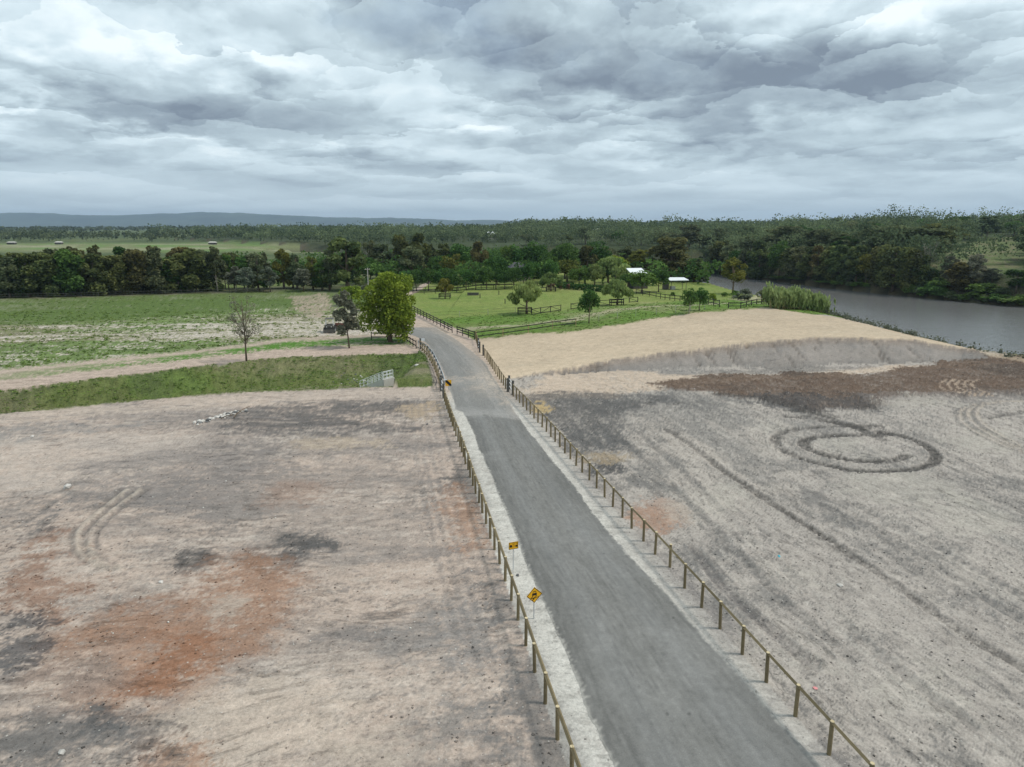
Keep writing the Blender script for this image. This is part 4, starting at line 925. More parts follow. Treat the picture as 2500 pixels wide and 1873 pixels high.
T(c3, 'round', 'lime', 905, 485, 720, 190, None, 'yellow-topped tree behind the big pale willow', var=3)
T(c3, 'willow', 'willow', 845, 495, 745, 300, None, 'big pale green willow left of the white roof', var=0)
T(c3, 'willow', 'willow', 730, 560, 752, 180, None, 'smaller pale willow against the left side of the big pale willow', var=2)
T(c3, 'round', 'mid', 600, 590, 750, 170, None, 'mid-green round tree at the left end of the clipped hedge', var=2)
T(c3, 'round', 'mid', 1125, 620, 808, 225, None, 'broad mid-green tree in front of the white roof', var=0)
T(c3, 'round', 'green', 1270, 600, 800, 145, None, 'dark green tree left of the open pavilion', var=2)
T(c3, 'round', 'green', 1010, 640, 770, 130, None, 'dark tree partly hidden behind the broad mid-green tree', var=1)
# the two field trees of the foreground left
T(c1, 'sparse', 'grey', 2078, 815, 1395, 240, None, 'thin nearly bare tree standing alone on the pink earth strip', var=0, rz=.6, bark='bark')
lean = T(c2, 'gum', 'grey', 803, 800, 1283, 190, None, 'leaning grey-green gum beside the parked machine', var=2, rz=0.0, tilt=-.09)
# far river bank
fbk = [(60, 470, 672, 150, 'gum', 'dark'), (140, 380, 685, 210, 'round', 'green'), (230, 420, 690, 150, 'cas', 'dark'), (310, 418, 695, 190, 'euc', 'gum'), (390, 430, 700, 150, 'cas', 'dark'), (460, 410, 705, 170, 'euc', 'brown'), (560, 420, 712, 160, 'cas', 'dark'), (640, 405, 720, 170, 'cas', 'dark'), (720, 430, 728, 140, 'euc', 'gum'), (790, 415, 735, 160, 'cas', 'dark'), (875, 445, 740, 150, 'round', 'olive'), (960, 425, 755, 170, 'cas', 'brown'), (1030, 440, 775, 160, 'cas', 'dark'), (1100, 420, 795, 260, 'euc', 'dark'), (1185, 440, 800, 170, 'cas', 'dark'), (1250, 428, 800, 190, 'euc', 'dark'), (1330, 480, 790, 150, 'cas', 'dark')]
for x, ty0, b_, w_, kd, k in [(1640, 440, 694, 150, 'euc', 'gum'), (1715, 420, 672, 170, 'euc', 'forest'), (1790, 380, 668, 180, 'cas', 'dark'), (1870, 400, 674, 190, 'euc', 'gum'), (1950, 420, 682, 170, 'round', 'green'), (2030, 350, 690, 200, 'euc', 'gum'), (2110, 380, 692, 180, 'cas', 'dark'), (1760, 480, 672, 140, 'shrub', 'bank'), (1910, 500, 680, 140, 'shrub', 'bank'), (2070, 500, 692, 150, 'shrub', 'bank')]:
    T(c3, kd, k, x, ty0, b_, w_, 'far_bank')
for x, ty0, b_, w_, kd, k in fbk: T(c4, kd, k, x, ty0, b_, w_, 'far_bank')
T(c4, 'round', 'green', 1392, 580, 755, 150, None, 'compact green tree at the right end of the dark far-bank trees')
T(c4, 'sparse', 'grey', 1375, 375, 760, 170, None, 'grey leafless tree among the dark trees on the far bank', bark='palebark', var=2)
T(c4, 'cas', 'brown', 1650, 560, 805, 200, None, 'brownish dark tree alone on the far bank below the open hillside')
for x, ty0, b_, w_ in [(1560, 490, 760, 120), (1765, 490, 760, 150), (1880, 610, 715, 110), (1940, 600, 720, 110), (1730, 600, 770, 90)]: T(c4, 'gum', 'grey', x, ty0, b_, w_, 'thin_bank')
T(c4, 'gum', 'green', 2140, 610, 810, 190, None, 'dark tree at the right edge of the picture across the river')
# skyline
for x, ty0, b_, w_ in [(205, 195, 300, 120), (270, 200, 300, 90), (610, 178, 300, 110), (745, 188, 300, 130), (930, 168, 300, 170), (1070, 200, 310, 120), (1290, 190, 310, 140)]:
    T(c4, 'gum', 'gum', x, ty0, b_, w_, 'skyline')
# bank shrubs
bs = [(490, 640, 715), (560, 690, 730), (650, 680, 745), (740, 690, 755), (830, 690, 765), (1260, 690, 815), (1330, 720, 825), (1420, 700, 840), (1500, 740, 845), (1590, 780, 860), (1690, 790, 870), (1790, 770, 875), (1880, 790, 885), (1960, 800, 890), (2040, 800, 895), (2120, 820, 905), (2190, 800, 905), (180, 650, 695), (90, 640, 690), (330, 660, 705), (1850, 700, 830), (2020, 720, 840), (1930, 720, 800), (1480, 660, 780)]
for i, (x, ty0, b_) in enumerate(bs): T(c4, 'shrub', 'bank' if i % 3 else 'gum', x, ty0 + 12, b_, 110 + 30 * (i % 3), 'bank_shrubs', cat='bush', name='shrub')

# ------------------------------------------------------------------ woods that read as one mass
def wood(name, spots, seed, leaf):
    rg = np.random.default_rng(seed); Vs, Fs, Cs = [], [], []; off = 0
    for (x, y, z, h, wd, nl, ls) in spots:
        nb = rg.integers(4, 9); lb = [(rg.normal(0, wd * .23), rg.normal(0, wd * .23), h * rg.uniform(.45, .85), wd * rg.uniform(.12, .26), .85) for _ in range(nb)]
        pos, t = crown_pts(rg, lb, nl, .5, .5); t = np.clip(t * .6 + rg.normal(.15, .28), 0, 1)
        if rg.random() < .5:
            s_ = int(nl * .12); pos[:s_, :2] = rg.normal(0, .15, (s_, 2)); pos[:s_, 2] = rg.uniform(0, h * .6, s_)
        pos += np.array([x, y, z])
        V, F, Cc = leaf_quads(rg, pos, ls, 1.0, .1, 0, t); Vs.append(V); Fs.append(F + off); Cs.append(Cc); off += len(V)
    return mesh_np(name, np.vstack(Vs), np.vstack(Fs), L[leaf], np.vstack(Cs))
_open = [np.array([G(a * VS, b_ * VS)[:2] for a, b_ in o_]) for o_ in OPEN]
_lawn = [(G(a[0] * VS, a[1] * VS), a[2]) for a in [(1692, 530, 13), (1520, 522, 9), (1760, 540, 6)]]
def clear_of(x, y):
    k = np.zeros(len(x), bool)
    for qq in _open: k |= inside(x, y, qq)
    for c0, r_ in _lawn: k |= np.hypot(x - c0[0], (y - c0[1]) * .7) < r_
    return ~k
rg = np.random.default_rng(3)
N = 11000
hy = 190 + 760 * rg.random(N) ** .8; hx = (rg.random(N) * 2 - 1) * (.80 * hy + 20)
_, sh_ = hill_prof(hx, hy)
dens_ = fb(hx, hy, 200, 1.4, 81)
k = (sh_ > 4) & (clear_of(hx, hy) | (rg.random(N) < .10)) & (dens_ > -1.6) & ((sh_ < 420)) & ((rg.random(N) < .85))
hx, hy = hx[k], hy[k]; hz = height(hx, hy)
spots = []
for x, y, z, cs_ in zip(hx, hy, hz, np.clip(1 + .25 * fb(hx, hy, 160, 1.2, 85), .6, 1.6)):
    d_ = y; sc_ = rg.uniform(.75, 1.3) * cs_; n_l = int(np.clip(20000 / d_, 22, 90)); spots.append((x, y, z - .4, 9.0 * sc_, 12.5 * sc_, int(n_l * 2.6), np.clip(d_ / 500, .62, 1.9)))
tag(wood('forest', spots, 5, 'forest'), 'grey-green gum forest covering the hillside across the river', 'forest', None, 'stuff')
# valley woods further off on the left and beyond the fields
N = 5200
vy = 640 + 2300 * rg.random(N) ** 1.4; vx = (rg.random(N) * 2 - 1) * (.78 * vy)
_, sv = hill_prof(vx, vy); dn = fb(vx, vy, 900, 1.5, 82)
k = ((sv == 0) | (sv > 300)) & (dn > -.55) & ~((vx < -60) & (vy < 720))
vx, vy = vx[k], vy[k]; vz = height(vx, vy)
spots = [(x, y, z - .5, 9 * q_, 13 * q_, 34, float(np.clip(y / 420, 1.5, 4))) for x, y, z, q_ in zip(vx, vy, vz, rg.uniform(.7, 1.4, len(vx)))]
tag(wood('valley_woods', spots, 6, 'forest'), 'distant hazy woods filling the valley below the mountains', 'woods', None, 'stuff')

# under-storey of the near wood: ground cover that nobody could count
N = 900
ux = rg.uniform(-150, 95, N); uy = rg.uniform(188, 330, N)
k = (ux > np.interp(uy, [180, 330], [-125, -40])) & (seg_dist(ux, uy, RIVER, True)[0] > 6) & ~inside(ux, uy, RIVER) & (hill_prof(ux, uy)[1] == 0) & (ux < 55)
ux, uy = ux[k], uy[k]; uz = height(ux, uy)
spots = [(x, y, z - .3, 5.5 * q_, 7 * q_, 110, .75) for x, y, z, q_ in zip(ux, uy, uz, rg.uniform(.6, 1.4, len(ux)))]
tag(wood('undergrowth', spots, 8, 'green'), 'dark undergrowth filling the wood behind the paddock', 'undergrowth', None, 'stuff')

# the nearer trees of that hillside can be told apart: copies of the tree prototypes
rg2 = np.random.default_rng(44); cnt = 0
while cnt < 130:
    y = 200 + 65 * (cnt % 4) + 65 * rg2.random(); x = rg2.uniform(-20, .76 * y + 5)
    s_ = float(hill_prof(np.array([x]), np.array([y]))[1][0])
    if s_ < 12 or (not clear_of(np.array([x]), np.array([y]))[0]): continue
    h_ = rg2.uniform(7, 12.5); kd = ['round', 'gum', 'euc', 'gum', 'tall'][int(rg2.integers(0, 5))]
    if cnt % 4 == 3: kd = 'round'
    put_tree(kd, ['forest', 'gum', 'gum', 'dark', 'forest', 'green'][int(rg2.integers(0, 6))], on(x, y), h_, h_ * rg2.uniform(.85, 1.25), ['hill_a', 'hill_b', 'hill_c', 'hill_d'][cnt % 4], bark='palebark' if kd != 'round' else 'bark')
    cnt += 1

ORD = 'first second third fourth fifth sixth seventh eighth ninth tenth eleventh twelfth thirteenth fourteenth fifteenth sixteenth seventeenth eighteenth nineteenth twentieth'.split()
ORD += ['twenty-' + q_ for q_ in ORD[:9]] + ['thirtieth'] + ['thirty-' + q_ for q_ in ORD[:9]]
ROWTXT = dict(windbreak=('dark dense tree, {} from the left in the front row of the left-hand windbreak', 'trees of the left-hand windbreak'),
    behind_windbreak=('brownish treetop, {} from the left behind the front row of the windbreak', 'trees behind the windbreak'), mid_left=('slender tree, {} from the left between the windbreak and the very large gum', 'trees between windbreak and large gum'),
    wood=('tall tree of the dark wood behind the paddock, {} from the left', 'trees of the wood behind the paddock'), paddock_row=('round dark green tree, {} from the left along the far paddock fence', 'round trees along the far paddock fence'),
    far_bank=('dark tree on the far river bank, {} from the left', 'dark trees on the far river bank'), thin_bank=('thin grey tree on the far bank below the open hillside, {} from the left', 'thin grey trees on the far bank'),
    hill_a=('gum in the lowest tier of the hillside forest across the river, {} from the left', 'gums of the hillside forest'), hill_b=('gum in the second tier up the hillside forest across the river, {} from the left', 'gums of the hillside forest'), hill_c=('gum in the third tier up the hillside forest across the river, {} from the left', 'gums of the hillside forest'), hill_d=('gum in the topmost tier of the hillside forest across the river, {} from the left', 'gums of the hillside forest'),
    skyline=('tall gum standing above the right-hand hill skyline, {} from the left', 'gums on the right-hand skyline'), bank_shrubs=('green shrub at the water edge of the far bank, {} from the left', 'shrubs along the far water edge'))
for rk, lst in ROWS.items():
    lst.sort(key=lambda q_: q_[0])
    for i, (_, o) in enumerate(lst): tag(o, ROWTXT[rk][0].format(ORD[i]), None, ROWTXT[rk][1])

# ------------------------------------------------------------------ fences
def along(pts, spacing):
    p2 = np.array([q_[:2] for q_ in pts]); s_ = np.concatenate([[0], np.cumsum(np.linalg.norm(np.diff(p2, axis=0), axis=1))])
    n_ = max(1, int(round(s_[-1] / spacing))); t_ = np.linspace(0, s_[-1], n_ + 1)
    return [(float(np.interp(a, s_, p2[:, 0])), float(np.interp(a, s_, p2[:, 1]))) for a in t_]
_pm = {}
def post_mesh(kind, h):
    k_ = (kind, round(h, 2))
    if k_ not in _pm:
        mb = MB()
        if kind == 'square': mb.box((0, 0, h / 2 - .15), (.11, .11, h + .3))
        elif kind == 'big': mb.box((0, 0, h / 2 - .15), (.22, .22, h + .3))
        elif kind == 'slim': mb.tube([(0, 0, -.2), (0, 0, h)], .035, 5)
        else: mb.tube([(0, 0, -.2), (0, 0, h - .01), (0, 0, h)], [.068, .066, .05], 8)
        o = mb.build('post', M['timber']); me = o.data; bpy.data.objects.remove(o); _pm[k_] = me
    return _pm[k_]
_pmm = {}
def fence(label, posts, kind='round', h=1.15, rails=(1.12,), sect=(.075, .075), pmat='timber', rmat='timber', name='fence', cat='fence', span=2, ends=None, diamond=False, wire=(), cross=False, cap=None):
    base = on(*posts[0]); e = empty(name, base); B3 = [on(*q_) for q_ in posts]
    for i, q_ in enumerate(B3):
        kd = ends if (ends and i in (0, len(B3) - 1)) else kind; hh = h + (.25 if kd == 'big' else 0) + rng.uniform(-.02, .02) * 0
        key = (kd, hh, pmat if kd != 'big' else 'dark_post')
        if key not in _pmm:
            me = post_mesh(kd, hh).copy(); me.materials.clear(); me.materials.append(M[key[2]]); _pmm[key] = me
        o = bpy.data.objects.new('post', _pmm[key]); C.objects.link(o); o.parent = e; o.location = q_ - base
        o.rotation_euler = (rng.normal(0, .02), rng.normal(0, .02), rng.uniform(0, .4))
        if cap:
            if ('cap', hh) not in _pmm:
                c_ = MB().tube([(0, 0, hh - .004), (0, 0, hh + .012)], [.070, .060], 8).build('post_top', M[cap]); _pmm[('cap', hh)] = c_.data; bpy.data.objects.remove(c_)
            oc = bpy.data.objects.new('post_top', _pmm[('cap', hh)]); C.objects.link(oc); oc.parent = o
    for rh in rails:
        for i in range(0, len(B3) - 1, span):
            j = min(i + span, len(B3) - 1); mb = MB()
            a, b_ = B3[i] - base + [0, 0, rh], B3[j] - base + [0, 0, rh]
            t_ = (b_ - a) / np.linalg.norm(b_ - a); a = a + t_ * .004; b_ = b_ - t_ * .004
            if diamond: mb.tube([a, b_], sect[0] * .62, 4)
            else:
                sd = np.cross(t_, [0, 0, 1.]) * .075; mb.bar(a + sd, b_ + sd, *sect)
            mb.build('rail', M[rmat], e)
    if cross:
        for i in range(len(B3) - 1):
            a, b_ = B3[i] - base, B3[i + 1] - base; mb = MB()
            if i % 2: mb.bar(a + [0, 0, .15], b_ + [0, 0, h - .12], .05, .07)
            else: mb.bar(a + [0, 0, h - .12], b_ + [0, 0, .15], .05, .07)
            mb.build('brace', M[rmat], e)
    for wh in wire:
        for i in range(len(B3) - 1):
            MB().tube([B3[i] - base + [0, 0, wh], B3[i + 1] - base + [0, 0, wh]], .012, 3, False).build('wire', M['wire'], e)
    tag(e, label, cat); return e
A_ = np.array([(683, 1480), (605, 1250), (538, 1047), (481, 878), (431, 715), (388, 590), (349, 468), (314, 358), (281, 268), (254, 195), (227, 100)]) / 2.618 + [1100, 1240]
B_ = np.array([(1925, 1215), (1897, 1130), (1868, 1052), (1845, 985), (1823, 915), (1805, 850), (1783, 800), (1765, 740), (1750, 700), (1735, 655), (1720, 612)]) / S + [620, 900]
lp = [tuple(P(*q_)[:2]) for q_ in A_] + [tuple(P(*q_)[:2]) for q_ in B_]
v0, v1_ = np.array(lp[0]), np.array(lp[1])
lp = [tuple(v0 + (v0 - v1_) * 2.0), tuple(v0 + (v0 - v1_))] + lp + along([P(1118, 1077), P(1103, 1035), P(1085, 980)], 1.35)[1:]
fence('long olive timber post-and-rail fence down the left side of the near road', lp, 'round', 1.2, (1.13,), (.105, .105), diamond=True, span=2, cap='timber_top')
C_ = np.array([(1225, 1560), (988, 1290), (783, 1050), (613, 855), (456, 675), (326, 525), (206, 388)]) / 2.891 + [1600, 1300]
D_ = np.array([(1365, 1665), (1240, 1560), (1142, 1450), (1043, 1340), (965, 1248), (884, 1160), (815, 1078), (747, 1003), (686, 935), (626, 870), (574, 812), (526, 757), (480, 708), (438, 655), (398, 612), (362, 572), (324, 530)]) / S + [1240, 900]
rp = [tuple(P(*q_)[:2]) for q_ in C_] + [tuple(P(*q_)[:2]) for q_ in D_]
v0, v1_ = np.array(rp[0]), np.array(rp[1])
rp = [tuple(v0 + (v0 - v1_) * 2.0), tuple(v0 + (v0 - v1_))] + rp + along([P(*D_[-1]), P(1290, 1006), P(1253, 967)], 1.35)[1:]
fence('long olive timber post-and-rail fence down the right side of the near road', rp, 'round', 1.2, (1.13,), (.105, .105), diamond=True, span=2, cap='timber_top')
fence('timber post-and-rail fence between the road and the sand mound', along(FR2[:5], 1.45), 'round', 1.15, (1.08,), (.07, .07), span=2, ends='big', diamond=True)
def gatepair(a, b_, label):
    A3, B3 = on(*a), on(*b_); e = empty('gate', A3)
    for q_ in (A3, B3): MB().box(q_ - A3 + [0, 0, .62], (.22, .22, 1.6)).build('gate_post', M['dark_post'], e)
    for zz in (.35, .75, 1.1): MB().tube([[0, 0, zz], B3 - A3 + [0, 0, zz]], .03, 5).build('gate_bar', M['white'], e)
    tag(e, label, 'gate')
gatepair(P(1083, 972)[:2], P(1077, 950)[:2], 'narrow white barred gate between dark posts left of the road')
gatepair(P(1252, 962)[:2], P(1243, 948)[:2], 'narrow white barred gate between dark posts right of the road')
gatepair(P(1171, 860)[:2], P(1168, 850)[:2], 'narrow gate with dark posts at the top corner of the sand mound')
fence('short timber fence climbing from the black rails to the mound gate', along([G(1166, 846), G(1161, 828)], 1.6), 'round', 1.1, (1.0,), (.07, .07), span=1)
fence('black three-rail fence running from the bend along the paddock', along([G(1006, 762), G(1060, 790), G(1104, 813)], 2.3), 'square', 1.25, (.45, .8, 1.15), (.045, .13), 'black', 'black', span=2)
fence('short black three-rail fence at the paddock corner beside the road', along([G(1116, 816), G(1158, 830)], 2.0), 'square', 1.25, (.45, .8, 1.15), (.045, .13), 'black', 'black', span=2)
fence('black-railed fence on pale posts along the top of the sand mound', along([G(1162, 830), G(1240, 820), G(1320, 808), G(1406, 795)], 4.4), 'square', 1.2, (.5, 1.08), (.045, .12), 'pale_post', 'black', span=1)
fence('black two-rail fence beneath the large yellow-green tree', along([G(907, 832), G(985, 831)], 2.9), 'square', 1.15, (.45, 1.0), (.045, .14), 'black', 'black', span=1)
fence('black two-rail fence running down the left of the road bend', along([G(987, 832), G(1016, 851)], 1.7), 'square', 1.15, (.45, 1.0), (.045, .13), 'black', 'black', span=2)
fence('weathered timber fence behind the steel guardrail above the ditch', along([P(1027, 858), P(1046, 880), P(1060, 905), P(1070, 930), P(1077, 955)], 1.7), 'round', 1.15, (.5, 1.08), (.07, .09), 'timber', 'timber', span=2, ends='big')
fence('long black post-and-rail fence along the far side of the paddock', along([G(1008, 720), G(1120, 712), G(1260, 703), G(1360, 697)], 3.2), 'square', 1.2, (.45, 1.05), (.05, .13), 'black', 'black', span=2)
fence('second black rail fence running behind the far paddock fence', along([G(1010, 712), G(1130, 704), G(1250, 696)], 3.6), 'square', 1.2, (.45, 1.05), (.05, .13), 'black', 'black', span=2)
fence('black rail fence crossing the lawn towards the two dark trees', along([G(1553, 718), G(1600, 726), G(1660, 736)], 3.0), 'square', 1.2, (.45, 1.05), (.05, .13), 'black', 'black', span=2)
fence('short black rail fence right of the two dark trees', along([G(1716, 741), G(1756, 750)], 3.0), 'square', 1.2, (.45, 1.05), (.05, .13), 'black', 'black', span=1)
fence('low dark rail fence leading to the reed clump', along([G(1778, 753), G(1803, 755), G(1870, 742)], 3.2), 'square', 1.0, (.4, .9), (.05, .12), 'black', 'black', span=1)
fence('grey wire fence across the near edge of the paddock', along([G(1050, 777), G(1150, 772), G(1258, 764)], 5.0), 'slim', 1.05, (), pmat='pole', wire=(.5, 1.0))
fence('old wire fence with thin posts along the mound grass edge', along([G(1462, 783), G(1560, 770), G(1640, 765), G(1720, 756)], 3.4), 'slim', 1.1, (), pmat='pole', wire=(.5, 1.0))
fence('dark rail fence along the foot of the windbreak', along([G(-20, 732), G(260, 724), G(520, 716)], 3.4), 'slim', 1.15, (.55, 1.05), (.035, .06), 'dark_post', 'dark_post', span=2)
fence('dark rail fence from the windbreak to the very large gum', along([G(525, 717), G(660, 713), G(790, 706)], 3.4), 'slim', 1.15, (.55, 1.05), (.035, .06), 'dark_post', 'dark_post', span=2)
fence('cross-braced black rails beside the left willow', along([G(1298, 769), G(1330, 763), G(1369, 757)], 2.6), 'square', 1.15, (.15, 1.05), (.05, .1), 'black', 'black', span=1, cross=True)
fence('cross-braced black rails behind the slim dark tree', along([G(1394, 754), G(1445, 747), G(1488, 745)], 2.6), 'square', 1.15, (.15, 1.05), (.05, .1), 'black', 'black', span=1, cross=True)
fence('short black rails joining the middle tree guard to the end panel', along([G(1522, 741), G(1536, 739)], 2.0), 'square', 1.0, (1.0,), (.05, .08), 'black', 'black', span=1)
fence('short cross-braced black panel right of the middle willow', along([G(1536, 739), G(1557, 738)], 2.3), 'square', 1.05, (.15, 1.0), (.05, .1), 'black', 'black', span=1, cross=True)
def guard(px, py, wpx, label):
    c0 = G(px, py); dp = wpx / FPX * c0[1] / 2
    q_ = [(c0[0] + a * dp, c0[1] + b_ * dp) for a, b_ in ((-1, -1), (1, -1), (1, 1), (-1, 1), (-1, -.9))]
    fence(label, q_, 'square', 1.1, (.55, 1.05), (.06, .13), 'black', 'black', name='tree_guard', cat='tree guard', span=1)
guard(1281, 766, 33, 'square black timber guard round the left willow'); guard(1505, 744, 30, 'square black timber guard round the middle willow'); guard(1086, 729, 26, 'square black timber guard round the brownish paddock tree'); guard(1345, 710, 22, 'low black timber guard round the willow by the horses')
for px, py, lb_ in [(1172, 727, 'lone dark post in the far paddock, left one'), (1218, 719, 'lone thin post in the far paddock, middle one'), (1233, 741, 'short thick dark stump post in the middle of the paddock')]:
    q_ = G(px, py); mb = MB().tube([(0, 0, -.1), (0, 0, .95), (0, 0, 1.0)], [.09, .085, .06], 7); o = mb.build('paddock_post', M['black']); o.location = q_; tag(o, lb_, 'post')
q_ = G(1155, 720); e = empty('water_trough', q_); MB().box((0, 0, .28), (2.6, .8, .56)).build('trough_body', M['dark_post'], e); MB().box((0, 0, .575), (2.7, .9, .03)).build('trough_rim', M['black'], e); tag(e, 'low dark water trough in the far paddock', 'trough')

# ------------------------------------------------------------------ guardrail with hazard board
gp_ = [P(*q_) for q_ in [(1024, 846), (1044, 858), (1060, 880), (1072, 905), (1081, 928), (1087, 948)]]
gpl = along(gp_, .8); base = on(*gpl[0]); e = empty('guardrail', base)
prof_ = [(0, .12), (.04, .14), (.08, .20), (.08, .26), (.02, .30), (.02, .34), (.08, .38), (.08, .44), (.04, .50), (0, .52)]
pl = [on(*q_) - base for q_ in gpl]; vs, fs = [], []
for i, q_ in enumerate(pl):
    t_ = pl[min(i + 1, len(pl) - 1)] - pl[max(i - 1, 0)]; t_ /= np.linalg.norm(t_); sd = np.array([t_[1], -t_[0], 0]); sd = sd if sd[0] > 0 else -sd
    vs += [tuple(q_ + sd * (a - .02) + [0, 0, b_ + .33]) for a, b_ in prof_] + [tuple(q_ + sd * (a - .026) + [0, 0, b_ + .33]) for a, b_ in prof_]
n_ = len(prof_)
for i in range(len(pl) - 1):
    for k_ in range(n_ - 1):
        for o2 in (0, n_): fs.append((i * 2 * n_ + o2 + k_, i * 2 * n_ + o2 + k_ + 1, (i + 1) * 2 * n_ + o2 + k_ + 1, (i + 1) * 2 * n_ + o2 + k_))
MB().add(vs, fs).build('beam', M['steel'], e)
for i in range(0, len(pl), 3):
    t_ = pl[min(i + 1, len(pl) - 1)] - pl[max(i - 1, 0)]; t_ /= np.linalg.norm(t_); sd = np.array([t_[1], -t_[0], 0]); sd = sd if sd[0] > 0 else -sd
    MB().box(pl[i] - sd * .16 + [0, 0, .40], (.12, .10, 1.0), math.atan2(t_[1], t_[0])).build('post', M['steel'], e); MB().box(pl[i] - sd * .075 + [0, 0, .66], (.10, .075, .30), math.atan2(t_[1], t_[0])).build('spacer', M['rubber'], e)
pe = pl[-1]; MB().tube([pe + [0, 0, .33 + .12], pe + [0, 0, .33 + .55]], .20, 10).build('end_terminal', M['steel'], e)
tag(e, 'curved galvanised steel guardrail along the road over the ditch', 'guardrail')
hb = P(1095, 953); e = empty('hazard_board', hb, .12)
MB().box((0, .03, .5), (.06, .04, 1.0)).build('post', M['steel'], e); MB().prism([(-.30, .45), (.30, .45), (.30, 1.05), (-.30, 1.05)], .02, off=-.02).build('plate', M['yellow'], e)
MB().prism([(-.30, 1.05), (-.30, .88), (.13, .45), (.30, .45), (.30, .62), (-.13, 1.05)], .006, off=-.034).build('stripe', M['signblack'], e)
tag(e, 'square yellow hazard board with a black diagonal stripe at the guardrail end', 'sign')
dp_ = P(1024, 848); o = MB().prism([(-.22, .9), (.22, .9), (.22, 1.25), (-.22, 1.25)], .02).box((0, .03, .6), (.05, .04, 1.25)).build('guide_marker', M['white']); o.location = dp_ + np.array([.5, 0, 0]); tag(o, 'small white marker at the far end of the guardrail', 'marker')

# ------------------------------------------------------------------ warning signs
def sgn(px, py, rz):
    e = empty('warning_sign', P(px, py), rz); return e
e = sgn(1304, 1510, .42)
MB().tube([(0, .025, -.2), (0, .025, .80)], .026, 8).build('post', M['steel'], e)
dz0, hs = .99, .44
dia = [(0, dz0 - hs), (hs, dz0), (0, dz0 + hs), (-hs, dz0)]
pl_ = MB().prism(dia, .012, off=-.01).build('plate', M['yellow'], e)
def ring(o_, i_): return [(a, b_) for a, b_ in o_], [(a, b_) for a, b_ in i_]
mb = MB(); ou = [(a * .965, dz0 + (b_ - dz0) * .965) for a, b_ in dia]; inn = [(a * .885, dz0 + (b_ - dz0) * .885) for a, b_ in dia]
for k_ in range(4):
    a, b_, c_, d_ = ou[k_], ou[(k_ + 1) % 4], inn[(k_ + 1) % 4], inn[k_]; mb.prism([a, b_, c_, d_], .004, off=-.020)
mb.build('border', M['signblack'], pl_)
car = MB().prism([(-.12, .98), (.12, .98), (.13, 1.07), (.10, 1.10), (-.10, 1.10), (-.13, 1.07)], .004, off=-.020)
car.prism([(-.10, 1.10), (-.085, 1.10), (-.06, 1.19), (-.075, 1.20)], .004, off=-.020).prism([(.085, 1.10), (.10, 1.10), (.075, 1.20), (.06, 1.19)], .004, off=-.020).prism([(-.075, 1.185), (.075, 1.185), (.07, 1.21), (-.07, 1.21)], .004, off=-.0205)
car.prism([(-.12, .93), (-.07, .93), (-.07, .98), (-.12, .98)], .004, off=-.020).prism([(.07, .93), (.12, .93), (.12, .98), (.07, .98)], .004, off=-.020)
car.build('car_symbol', M['signblack'], pl_)
skid = MB()
def ribbon(mb, pts, wd, off):
    for a, b_ in zip(pts[:-1], pts[1:]):
        a, b_ = np.array(a), np.array(b_); t_ = (b_ - a) / np.linalg.norm(b_ - a); nn = np.array([-t_[1], t_[0]]) * wd / 2; ex = t_ * wd * .3
        mb.prism([tuple(a - ex - nn), tuple(b_ + ex - nn), tuple(b_ + ex + nn), tuple(a - ex + nn)], .004, off=off)
ribbon(skid, [(-.10, .91), (-.20, .85), (-.02, .79), (-.12, .71)], .030, -.020); ribbon(skid, [(.10, .91), (-.08, .83), (.28, .86)], .022, -.0225)
skid.build('skid_marks', M['signblack'], pl_)
pl_.scale = (.82, 1, .82); pl_.location = (0, 0, .268)
tag(e, 'yellow diamond warning sign with skidding car symbol by the left fence', 'sign')
e = sgn(1253.5, 1392, .36)
MB().tube([(0, .025, -.2), (0, .025, 1.15)], .024, 8).build('post', M['steel'], e)
x0, x1, z0, z1 = -.30, .30, .98, 1.50
pl_ = MB().prism([(x0, z0), (x1, z0), (x1, z1), (x0, z1)], .012, off=-.01).build('plate', M['yellow'], e)
mb = MB()
for bx_ in [((x0 + .012, z0 + .012), (x1 - .012, z0 + .034)), ((x0 + .012, z1 - .034), (x1 - .012, z1 - .012)), ((x0 + .012, z0 + .036), (x0 + .034, z1 - .036)), ((x1 - .034, z0 + .036), (x1 - .012, z1 - .036))]:
    (a, b_), (c_, d_) = bx_; mb.prism([(a, b_), (c_, b_), (c_, d_), (a, d_)], .004, off=-.020)
mb.build('border', M['signblack'], pl_)
MB().prism([(-.24, 1.17), (-.08, 1.17), (-.08, 1.25), (-.11, 1.27), (-.14, 1.31), (-.21, 1.31), (-.24, 1.25)], .004, off=-.020).prism([(-.22, 1.12), (-.17, 1.12), (-.17, 1.17), (-.22, 1.17)], .004, off=-.020).prism([(-.14, 1.12), (-.09, 1.12), (-.09, 1.17), (-.14, 1.17)], .004, off=-.020).build('car_symbol', M['signblack'], pl_)
mb = MB()
for k_, (a, b_, s_) in enumerate([(-.03, 1.32, .022), (.02, 1.26, .018), (.0, 1.38, .015), (.06, 1.36, .02), (-.05, 1.40, .014), (.04, 1.18, .02), (.09, 1.24, .02), (.00, 1.15, .018), (.22, 1.40, .016), (.17, 1.39, .02), (.24, 1.33, .016)]):
    mb.prism([(a - s_, b_ - s_), (a + s_ * .8, b_ - s_), (a + s_, b_ + s_ * .7), (a - s_ * .5, b_ + s_)], .004, off=-.020)
mb.prism([(.12, 1.13), (.25, 1.13), (.25, 1.20), (.22, 1.27), (.15, 1.27), (.12, 1.20)], .004, off=-.020)
mb.build('loose_stones_symbol', M['signblack'], pl_)
pl_.scale = (.80, 1, .70); pl_.location = (0, 0, .40)
tag(e, 'rectangular yellow sign with vehicles and flying stones symbol by the left fence', 'sign')

